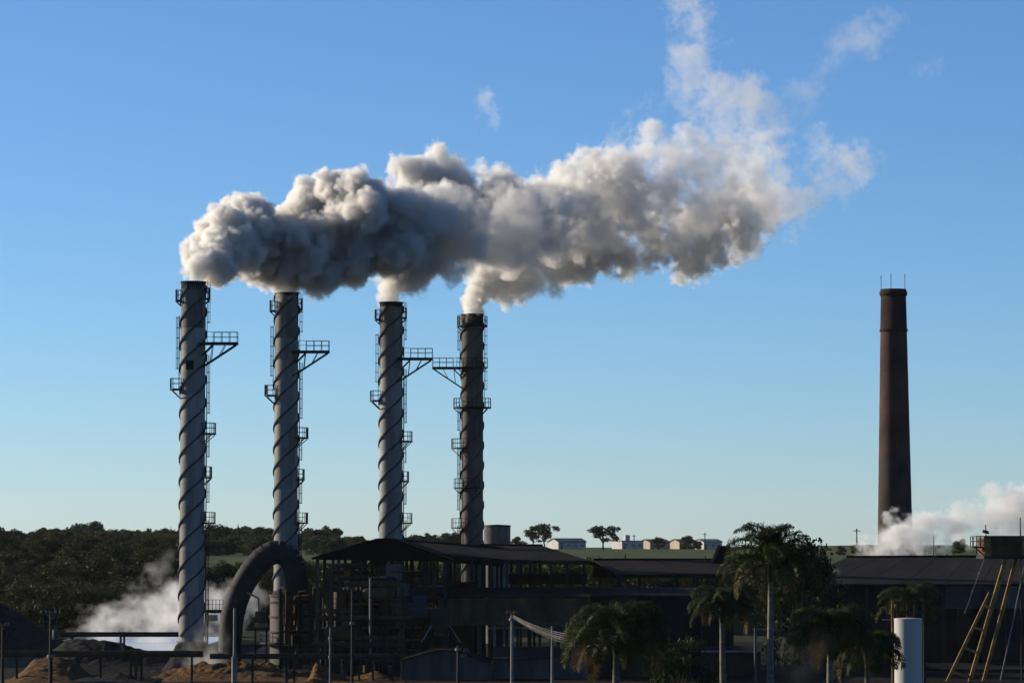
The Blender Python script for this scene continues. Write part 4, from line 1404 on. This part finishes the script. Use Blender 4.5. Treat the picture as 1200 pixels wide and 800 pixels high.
# ------------------------------------------------------------------ palms
def make_palm(px, ycrown, Y, label, h_crown, n_fronds, flen, seed, lean=0.0, droop=1.0, trunk_r=.2, dry=2, up=.9):
    """Feather palm: ringed pale trunk, green crownshaft, arching fronds with hanging leaflets."""
    rng = np.random.default_rng(seed)
    c = at(px, ycrown, Y)
    root = thing("palm_tree", (c.x, Y, 0), label, "palm tree", "feather palms in the yard")
    H = c.z
    n = 14
    MB().tube([(c.x - lean * (1 - i / n), Y, (H - 1.5) * i / n) for i in range(n + 1)],
              [trunk_r * (1.35 - .5 * i / n + .05 * (i % 2) + (.12 * math.sin(3.1 * i / n))) for i in range(n + 1)], 14).build("trunk", M['palm_bark'], root)
    MB().tube([(c.x, Y, H - 1.5), (c.x, Y, H - 1.1), (c.x, Y, H - .3), (c.x, Y, H + .25)], [trunk_r * .95, trunk_r * 1.15, trunk_r * .8, trunk_r * .3], 12).build("crownshaft", M['shaft'], root)
    for k in range(n_fronds):
        az = 2.399 * k + rng.uniform(-.25, .25)
        lift_ = up * (1 - k / n_fronds) ** .8 + rng.uniform(-.12, .12)
        el0 = math.radians(-12) + lift_ * math.radians(95)
        L_ = flen * rng.uniform(.85, 1.1)
        pts, p, el = [], np.array([c.x, Y, H - .15]), el0
        m = 13
        for i in range(m + 1):
            pts.append(p.copy())
            d = np.array([math.cos(el) * math.cos(az), math.cos(el) * math.sin(az), math.sin(el)])
            p = p + d * L_ / m
            el -= droop * math.radians(9.5) * (.5 + i / m * 1.1) * (1.25 if el > 0 else .8)
            el = max(el, math.radians(-82))
        is_dry = k >= n_fronds - dry
        fr = MB().tube([tuple(q) for q in pts], [.05 * (1 - .8 * i / m) + .008 for i in range(m + 1)], 5).build("frond", M['leaf_dry'] if is_dry else M['shaft'], root)
        vs, fs = [], []
        per = 9
        for i in range(1, m):
            a, b = pts[i], pts[i + 1]
            d = (b - a) / np.linalg.norm(b - a)
            side = np.cross(d, [0, 0, 1.0]); side /= max(1e-6, np.linalg.norm(side))
            upv = np.cross(side, d)
            for j in range(per):
                o = a + (b - a) * (j / per)
                t = (i + j / per) / m
                ll = flen * .27 * (math.sin(math.pi * min(1, t * .92 + .06)) ** .6) * rng.uniform(.75, 1.15) + .08
                for s_ in (-1, 1):
                    dirn = side * s_ * .85 + d * .45 + upv * rng.uniform(-.15, .5)
                    dirn /= np.linalg.norm(dirn)
                    tip = o + dirn * ll * .62 + np.array([0, 0, -.02])
                    end = tip + (dirn * .3 + np.array([0, 0, -.55 * droop])) * ll * .5
                    w_ = d * .03 + upv * rng.uniform(-.02, .02)
                    q = len(vs)
                    vs += [o - w_ * .6, o + w_ * .6, tip + w_, tip - w_, end]
                    fs += [(q, q + 1, q + 2, q + 3), (q + 3, q + 2, q + 4)]
        MB().add(vs, fs).build("leaflets", M['leaf_dry'] if is_dry else M['leaf_palm'], fr)["kind"] = "stuff"
    return root


make_palm(903, 657, 232, "tallest palm with a pale ringed trunk, its crown against the sky", 14, 26, 4.3, 1, .1, .9, .2, 2, 1.15)
make_palm(846, 706, 246, "slim palm left of the tallest one, half its height in the frame", 11, 22, 3.4, 2, -.1, 1.05, .2, 2, .95)
make_palm(722, 742, 236, "big bushy palm with hanging fronds at the bottom of the picture", 8, 36, 5.0, 3, 0, 1.05, .24, 3, .95)
make_palm(972, 738, 246, "hazy drooping palm right of the tallest one", 8, 28, 4.3, 4, 0, 1.05, .2, 2, .9)
make_palm(1066, 706, 335, "palm whose crown tops the hoist frame behind the white tank", 10, 20, 4.2, 5, 0, .95, .2, 1, .95)
make_palm(1016, 758, 252, "low dim palm left of the white tank", 7, 26, 3.6, 6, 0, 1.1, .2, 2, .9)


# ------------------------------------------------------------------ far houses and silo
def house(px0, px1, yt, Y, wall, roof, label, kind='gable', rise=1.1, wins=3, chim=False, depth=7.0):
    a, b = at(px0, 640, Y), at(px1, 640, Y)
    zb = float(height(np.float64(a.x), np.float64(Y))) - .3
    zt = at(px0, yt, Y).z
    root = thing("house", ((a.x + b.x) / 2, Y, zb + .3), label, "house", "far houses above the pasture")
    MB().box(a.x, b.x, Y, Y + depth, zb, zt).build("wall", wall, root)
    o = .35
    if kind == 'gable':
        r0, r1 = Vector((a.x - o, Y + depth / 2, zt + rise)), Vector((b.x + o, Y + depth / 2, zt + rise))
        e0, e1 = Vector((a.x - o, Y - o, zt + .05)), Vector((b.x + o, Y - o, zt + .05))
        MB().slab([e0, e1, r1, r0], .16).build("roof", roof, root)
        MB().slab([r0, r1, e1 + Vector((0, depth + 2 * o, 0)), e0 + Vector((0, depth + 2 * o, 0))], .16).build("roof", roof, root)
        for x in (a.x, b.x - .2):
            MB().add([(x, Y, zt), (x, Y + depth, zt), (x, Y + depth / 2, zt + rise - .1), (x + .2, Y, zt), (x + .2, Y + depth, zt), (x + .2, Y + depth / 2, zt + rise - .1)],
                     [(0, 2, 1), (3, 4, 5), (0, 1, 4, 3), (1, 2, 5, 4), (2, 0, 3, 5)]).build("gable_end", wall, root)
    else:
        MB().box(a.x - .2, b.x + .2, Y - .2, Y + depth + .2, zt + .003, zt + .3).build("roof", roof, root)
    w = b.x - a.x
    for i in range(wins):
        x = a.x + w * (i + .5) / wins
        zc = zb + (zt - zb) * .55
        f = MB().box(x - .55, x + .55, Y - .06, Y - .004, zc - .55, zc + .55).build("window", M['white_wall'], root)
        MB().box(x - .45, x + .45, Y - .09, Y - .064, zc - .45, zc + .45).build("pane", M['glass'], f)
    root.rotation_euler = (0, 0, math.radians(28))
    xd = a.x + w * .12
    MB().box(xd - .4, xd + .4, Y - .05, Y - .004, zb, zb + 2.2).build("door", M['bark'], root)
    if chim:
        x = a.x + w * .4
        MB().box(x - .9, x + .9, Y + 2, Y + 3.8, zt - .2, zt + 2.2).build("water_tower", wall, root)
    return root


house(652, 689, 634.5, 1070, M['white_wall'], M['tile_grey'], "long low white house between the two open trees", 'gable', 1.2, 4)
house(727, 756, 634, 1120, M['white_wall'], M['tile_grey'], "white house with a square block on its roof", 'flat', 1, 3, True)
house(760, 787, 635, 1150, M['pink_wall'], M['tile'], "cream house with a tiled roof behind the little round tree", 'gable', 1.1, 3)
house(795, 812, 634.5, 1160, M['pink_wall'], M['tile'], "small cream house, fourth along the pasture edge", 'gable', 1.0, 2)
house(823, 848, 634.5, 1140, M['white_wall'], M['tile_grey'], "white house nearest the dark roof monitor", 'gable', 1.0, 3)
house(606, 618, 636, 1120, M['pink_wall'], M['tile'], "tiny cream house right of the round silo", 'gable', .8, 1)
house(134, 152, 641, 900, M['concrete'], M['tile_grey'], "pale house half hidden in the far tree line", 'gable', 1.0, 2)
house(374, 384, 634, 1100, M['pink_wall'], M['tile'], "tiny pale house just right of the second stack", 'gable', .8, 1)


def far_mast(px, y0, Y, label):
    p = at(px, y0, Y)
    z = float(height(np.float64(p.x), np.float64(Y)))
    tag(MB().tube([(p.x, Y, z - .3), (p.x, Y, p.z)], .16, 6).bar((p.x - .8, Y, p.z - .5), (p.x + .8, Y, p.z - .5), .14).build("far_pole", M['wood']), label, "pole", "far poles by the houses")


far_mast(743, 626, 1100, "thin far pole above the white house with the roof block")
far_mast(826, 624, 1100, "thin far pole by the white house nearest the roof monitor")
far_mast(1004, 619, 700, "thin pole rising left of the white steam cloud")
def silo():
    Y = 452
    c = at(582.5, 615.5, Y)
    R = 15.6 * Y / F_PX
    root = thing("silo", (c.x, Y, 0), "plain round flat-topped silo right behind the darkest stack", "silo")
    MB().lathe(c.x, Y, [(R, 0), (R, c.z)], 40).build("shell", M['concrete'], root)
    MB().lathe(c.x, Y, [(R + .06, c.z - .16), (R + .06, c.z + .05), (.05, c.z + .16)], 40).build("roof", M['steel'], root)


silo()


def make_plume(name, path, seed, vox, mat, label, category, lobes=1.0, billow=(0.42, 0.2), count=1.0):
    """PATH: (px, py, radius in px, distance, extinction per metre, edge softness m, erosion 0..1)."""
    rng = np.random.default_rng(seed)
    P = np.array([tuple(at(a[0], a[1], a[3])) + (a[2] * a[3] / F_PX,) + tuple(a[4:]) for a in path])
    org = P[0, :3].copy()
    yaw = math.atan2(P[-1, 1] - P[0, 1], P[-1, 0] - P[0, 0])
    c_, s_ = math.cos(-yaw), math.sin(-yaw)
    P[:, :3] -= org                                   # local frame: x runs downwind
    P[:, 0], P[:, 1] = P[:, 0] * c_ - P[:, 1] * s_, P[:, 0] * s_ + P[:, 1] * c_
    seg = np.linalg.norm(np.diff(P[:, :3], axis=0), axis=1)
    s = np.concatenate([[0], np.cumsum(seg)])

    def along(t): return np.array([np.interp(t, s, P[:, c]) for c in range(P.shape[1])]).T
    puffs = []                                       # x y z r sigma soft erosion
    t = 0.0
    while t < s[-1]:
        q = along(t)
        R = q[3]
        n = max(1, int(round((6 if R > 1.6 else 2) * count)))
        for _ in range(n):
            r = R * (0.16 + 0.42 * rng.random() ** 1.5) if R > 1.6 else R * rng.uniform(0.6, 0.85)
            d = rng.normal(size=3); d /= np.linalg.norm(d)
            d *= (R - r) * rng.uniform(0.3, 1.18) ** 0.6
            puffs.append((*(q[:3] + d), r, *q[4:]))
        puffs.append((*(q[:3] + rng.normal(size=3) * R * .1), R * rng.uniform(.5, .66), *q[4:]))
        t += R * rng.uniform(0.2, 0.62)
    tiers = [np.array(puffs)]
    for k, (fr, cnt) in enumerate(((billow[0], 11), (billow[1] / billow[0], 9))):
        kids = []
        for p in (tiers[-1] if len(tiers[-1]) else []):
            if p[3] < vox * 2.2: continue
            for _ in range(int(cnt * lobes)):
                d = rng.normal(size=3); d /= np.linalg.norm(d)
                r = p[3] * fr * rng.uniform(0.65, 1.3)
                kids.append((*(p[:3] + d * p[3] * rng.uniform(0.72, 0.98)), r, *p[4:]))
        tiers.append(np.array(kids))
    tiers = [T for T in tiers if len(T)]
    A = np.concatenate(tiers)
    pad = 1.2
    lo = (A[:, :3] - A[:, 3:4]).min(0) - pad
    hi = (A[:, :3] + A[:, 3:4]).max(0) + pad
    shape = np.ceil((hi - lo) / vox).astype(int) + 1
    hi = lo + (shape - 1) * vox
    Fd = np.full(shape, -3.0, np.float32)
    S = np.zeros(shape, np.float32); W = np.full(shape, 1e-6, np.float32)
    E = np.zeros(shape, np.float32); H = np.zeros(shape, np.float32)
    for ti, T in enumerate(tiers):
        for p in T:
            ext = p[3] + (1.6 if ti == 0 else 0.5)
            a = np.maximum(0, np.floor((p[:3] - ext - lo) / vox).astype(int))
            b = np.minimum(shape, np.ceil((p[:3] + ext - lo) / vox).astype(int) + 1)
            ax = [lo[c] + np.arange(a[c], b[c]) * vox - p[c] for c in range(3)]
            d = np.sqrt(ax[0][:, None, None] ** 2 + ax[1][None, :, None] ** 2 + ax[2][None, None, :] ** 2)
            sl = tuple(slice(a[c], b[c]) for c in range(3))
            f = (p[3] - d).astype(np.float32)
            Fd[sl] = np.maximum(Fd[sl], f)
            if ti == 0:
                w = np.clip(f + 1.6, 0, None) ** 2
                W[sl] += w; S[sl] += w * p[4]; H[sl] += w * p[5]; E[sl] += w * p[6]
    S /= W; H /= W; E /= W
    H = np.maximum(H, 0.15)
    # turbulence: the field is warped and its edges eaten by fractal noise
    n1 = lattice_noise(shape, 2.4 / vox, rng); n2 = lattice_noise(shape, 1.2 / vox, rng)
    n3 = lattice_noise(shape, 0.6 / vox, rng); n4 = lattice_noise(shape, max(1.3, 0.3 / vox), rng)
    ii = np.arange(shape[0], dtype=np.float32)[:, None, None]
    jj = np.arange(shape[1], dtype=np.float32)[None, :, None]
    kk = np.arange(shape[2], dtype=np.float32)[None, None, :]
    amp = (0.45 + 1.3 * E) / vox
    wx = lattice_noise(shape, 1.6 / vox, rng) * 0.6 + n3 * 0.3
    wy = lattice_noise(shape, 1.6 / vox, rng) * 0.6 + n2 * 0.3
    wz = lattice_noise(shape, 1.6 / vox, rng) * 0.6 + n4 * 0.2
    Fw = sample(Fd, ii + wx * amp, jj + wy * amp, kk + wz * amp)
    big = lattice_noise(shape, 5.0 / vox, rng)
    n5 = lattice_noise(shape, 1.25, rng)
    fb = 0.28 * n1 + 0.22 * n2 + 0.19 * n3 + 0.16 * n4 + 0.07 * n5
    Fw = np.minimum(Fw, 0.35 + 2.6 * (1 - E) ** 3) + fb * (1.5 + 6.0 * E) + (big - 0.12) * 5.5 * E * E
    D = np.clip(Fw / H, 0, 1)
    D = D * D * (3 - 2 * D) * S * (1 + 0.8 * E * fb / 0.4).clip(0.1, 2)
    D[D < 0.004] = 0
    D[[0, -1]] = 0; D[:, [0, -1]] = 0; D[:, :, [0, -1]] = 0
    return volume_object(name, D, tuple(map(float, lo)), tuple(map(float, hi)), mat, label, category, tuple(map(float, org)), yaw)


SMOKE = smoke_material("grey_white_smoke", (0.845, 0.84, 0.83), 0.3)
VOX = 0.19
# (px, py, r, Y, sigma, soft, erosion)
make_plume("smoke_plume", [
    (227, 331, 13, 350, 1.8, 0.3, 0), (232, 317, 17, 350.5, 2, 0.25, 0), (247, 302, 32, 353, 2, 0.25, 0.03), (266, 287, 48, 358, 2, 0.25, 0.05), (288, 281, 56, 365, 2, 0.3, 0.06),
    (312, 286, 56, 372, 1.6, 0.4, 0.08), (350, 291, 49, 377, 1.1, 0.6, 0.1), (390, 291, 38, 381, 0.8, 0.8, 0.16)],
    11, VOX, SMOKE, "dense white smoke pouring from the leftmost tall stack and leaning downwind", "smoke", billow=(.4, .17))
make_plume("smoke_plume", [
    (336, 344, 13, 367, 1.8, 0.3, 0), (337, 330, 20, 367, 2, 0.25, 0), (344, 307, 46, 367, 2, 0.25, 0.03), (368, 279, 73, 367.5, 2, 0.25, 0.05),
    (408, 275, 84, 368, 2, 0.3, 0.06), (460, 279, 84, 369, 1.4, 0.5, 0.1), (510, 278, 72, 371, .8, 0.8, 0.24), (555, 270, 62, 373, 0.5, 1, 0.34), (605, 264, 54, 375, 0.3, 1.2, 0.42), (655, 258, 44, 377, .16, 1.3, .5), (700, 252, 34, 379, .1, 1.3, .55)],
    12, VOX, SMOKE, "billowing grey smoke from the second stack from the left", "smoke", billow=(.4, .17))
make_plume("smoke_plume", [
    (458, 356, 12, 383, 1.2, 0.3, 0), (461, 342, 17, 383, 1.4, 0.3, 0), (476, 305, 38, 384, 1.6, 0.4, 0.03), (496, 237, 59, 385, 1.6, 0.35, 0.08), (510, 209, 49, 386, 1.2, 0.4, 0.16),
    (550, 245, 64, 388, 1, 0.6, 0.16), (605, 268, 68, 390, 0.6, 0.8, 0.26), (655, 262, 68, 392, .75, 1, 0.34), (710, 234, 74, 394, 0.7, 1.2, 0.45),
    (770, 208, 82, 396, 0.34, 1.2, 0.53), (830, 200, 80, 398, 0.22, 1.2, 0.57), (885, 200, 72, 400, 0.15, 1.2, 0.58), (935, 200, 60, 402, 0.09, 1.2, 0.6), (985, 190, 44, 404, .07, 1.2, .6)],
    13, VOX, SMOKE, "grey smoke trail from the third stack, fading far downwind", "smoke", billow=(.4, .17))
make_plume("smoke_plume", [
    (553, 370, 13, 400, 1.8, 0.3, 0), (555, 354, 16, 400, 2, 0.25, 0), (563, 338, 25, 400.5, 2, 0.25, 0.02), (584, 330, 40, 402, 1.0, 0.4, 0.1),
    (630, 308, 44, 404, .7, 0.7, 0.26), (680, 291, 48, 406, 1.1, 0.8, 0.32), (730, 281, 50, 408, 1.15, 0.9, 0.38), (790, 276, 52, 410, 1.1, 0.9, 0.47),
    (842, 276, 48, 412, 0.95, 1, 0.52), (890, 252, 44, 414, 0.28, 1.1, 0.57), (945, 240, 34, 416, 0.14, 1.2, 0.58)],
    14, VOX, SMOKE, "cream white smoke from the dark stack with the ring walkway", "smoke", billow=(.4, .17))
make_plume("smoke_wisp", [
    (880, 235, 64, 420, .07, 1.2, .57), (866, 185, 70, 420, .08, 1.2, .57), (852, 135, 62, 420, .09, 1.2, .56), (832, 88, 50, 420, .1, 1.2, .56),
    (814, 45, 36, 420, .1, 1.2, .56), (802, 5, 36, 420, .1, 1.2, .56), (796, -30, 36, 420, .1, 1.2, .56)],
    15, .22, SMOKE, "thin ragged white column of smoke climbing out of the top of the picture", "smoke")
make_plume("smoke_wisp", [(905, 150, 22, 421, .04, 1.1, .58), (930, 120, 26, 421, .05, 1.1, .58), (945, 90, 20, 421, .04, 1.1, .6), (965, 70, 14, 421, .03, 1.1, .6)],
    16, .24, SMOKE, "very faint smoke shreds right of the ragged column", "smoke")
make_plume("smoke_wisp", [(735, 150, 20, 410, .07, 1.1, .54), (760, 135, 26, 410, .08, 1.1, .54), (775, 120, 18, 410, .06, 1.1, .56)],
    17, .22, SMOKE, "torn white shred left of the ragged column", "smoke")


# ------------------------------------------------------------------ steam
STEAM = smoke_material("white_steam", (.86, .86, .86), 0.35)
make_plume("steam_cloud", [
    (1004, 658, 18, 440, .22, .9, .32), (1024, 644, 28, 440, .4, .8, .3), (1052, 630, 36, 440, .5, .8, .3), (1085, 628, 36, 440, .45, .9, .32), (1120, 624, 32, 440, .3, 1., .36),
    (1148, 610, 30, 440, .28, 1., .36), (1176, 600, 34, 440, .4, .8, .32), (1205, 594, 38, 440, .4, .8, .32), (1240, 586, 38, 440, .35, .8, .34)],
    21, .24, STEAM, "white steam cloud drifting off the warehouse roof past the brick chimney", "steam")
make_plume("steam_cloud", [(974, 676, 4, 380, .25, .6, .2), (975, 660, 8, 380, .22, .8, .3), (985, 645, 9, 380, .14, .9, .4), (1000, 636, 8, 380, .08, 1., .5)],
    22, .2, STEAM, "small bluish wisp of steam over the left end of the warehouse roof", "steam")
make_plume("steam_cloud", [
    (78, 744, 16, 425, .15, 1.6, .28), (110, 736, 26, 425, .16, 1.6, .3), (140, 730, 32, 425, .17, 1.6, .32), (170, 724, 38, 425, .18, 1.7, .33), (205, 714, 50, 425, .19, 1.7, .33),
    (242, 714, 38, 425, .17, 1.5, .36), (275, 706, 32, 425, .12, 1.5, .4), (300, 690, 26, 425, .08, 1.5, .45)],
    23, .3, STEAM, "pale steam rising off the pond in front of the dark wood", "steam")
make_plume("steam_cloud", [(165, 700, 18, 432, .05, 1.2, .55), (178, 680, 16, 432, .045, 1.2, .6), (190, 660, 12, 432, .03, 1.2, .6)],
    24, .35, STEAM, "faint ragged steam climbing before the dark wood", "steam")
make_plume("steam_cloud", [(246, 800, 34, 338, .12, 2., .14), (243, 776, 46, 338, .15, 2.2, .14), (248, 752, 38, 338, .09, 2.2, .2), (256, 732, 28, 338, .04, 2., .3)],
    25, .25, STEAM, "thin grey dusty haze over the heap at the foot of the leftmost stack", "steam")
make_plume("smoke_wisp", [(572, 150, 9, 384, .12, .7, .45), (574, 128, 9, 384, .13, .7, .45), (578, 108, 7, 384, .08, .7, .5), (584, 98, 5, 384, .05, .7, .5)],
    26, .2, SMOKE, "little torn wisp floating above the middle of the smoke", "smoke")
make_plume("smoke_wisp", [(966, 170, 20, 398, .1, 1.2, .45), (985, 180, 26, 398, .16, 1.2, .4), (1003, 195, 26, 398, .16, 1.2, .42), (1022, 195, 16, 398, .08, 1.2, .5)],
    27, .28, SMOKE, "detached grey puff above and left of the brick chimney", "smoke")
make_plume("smoke_wisp", [(985, 60, 18, 398, .05, 1.2, .55), (1010, 42, 24, 398, .06, 1.2, .52), (1035, 30, 24, 398, .06, 1.2, .55), (1055, 55, 16, 398, .04, 1.2, .6)],
    28, .3, SMOKE, "faint ragged smoke patch near the top right of the sky", "smoke")
make_plume("smoke_wisp", [(1080, 80, 10, 398, .05, 1., .5), (1100, 78, 11, 398, .05, 1., .5)],
    29, .3, SMOKE, "small faint smoke scrap right of the ragged patch", "smoke")
make_plume("steam_cloud", [(915, 785, 50, 222, .006, 1.8, .12), (955, 750, 60, 222, .007, 1.8, .12), (985, 735, 50, 222, .005, 1.8, .15)],
    30, .25, STEAM, "thin bluish haze hanging before the drooping palms", "steam")


# ------------------------------------------------------------------ air
def haze(density):
    m = bpy.data.materials.new("blue_air")
    m.use_nodes = True
    nt = m.node_tree
    nt.nodes.clear()
    out, vol = nt.nodes.new("ShaderNodeOutputMaterial"), nt.nodes.new("ShaderNodeVolumePrincipled")
    vol.inputs["Color"].default_value = (.9, .95, 1, 1)
    vol.inputs["Density"].default_value = density
    vol.inputs["Anisotropy"].default_value = .2
    nt.links.new(vol.outputs[0], out.inputs["Volume"])
    o = MB().box(-4200, 4200, -500, 9200, -100, 130).build("haze", m)
    tag(o, "thin blue air between the camera and the far trees", None, None, "stuff")


haze(1.2e-5)
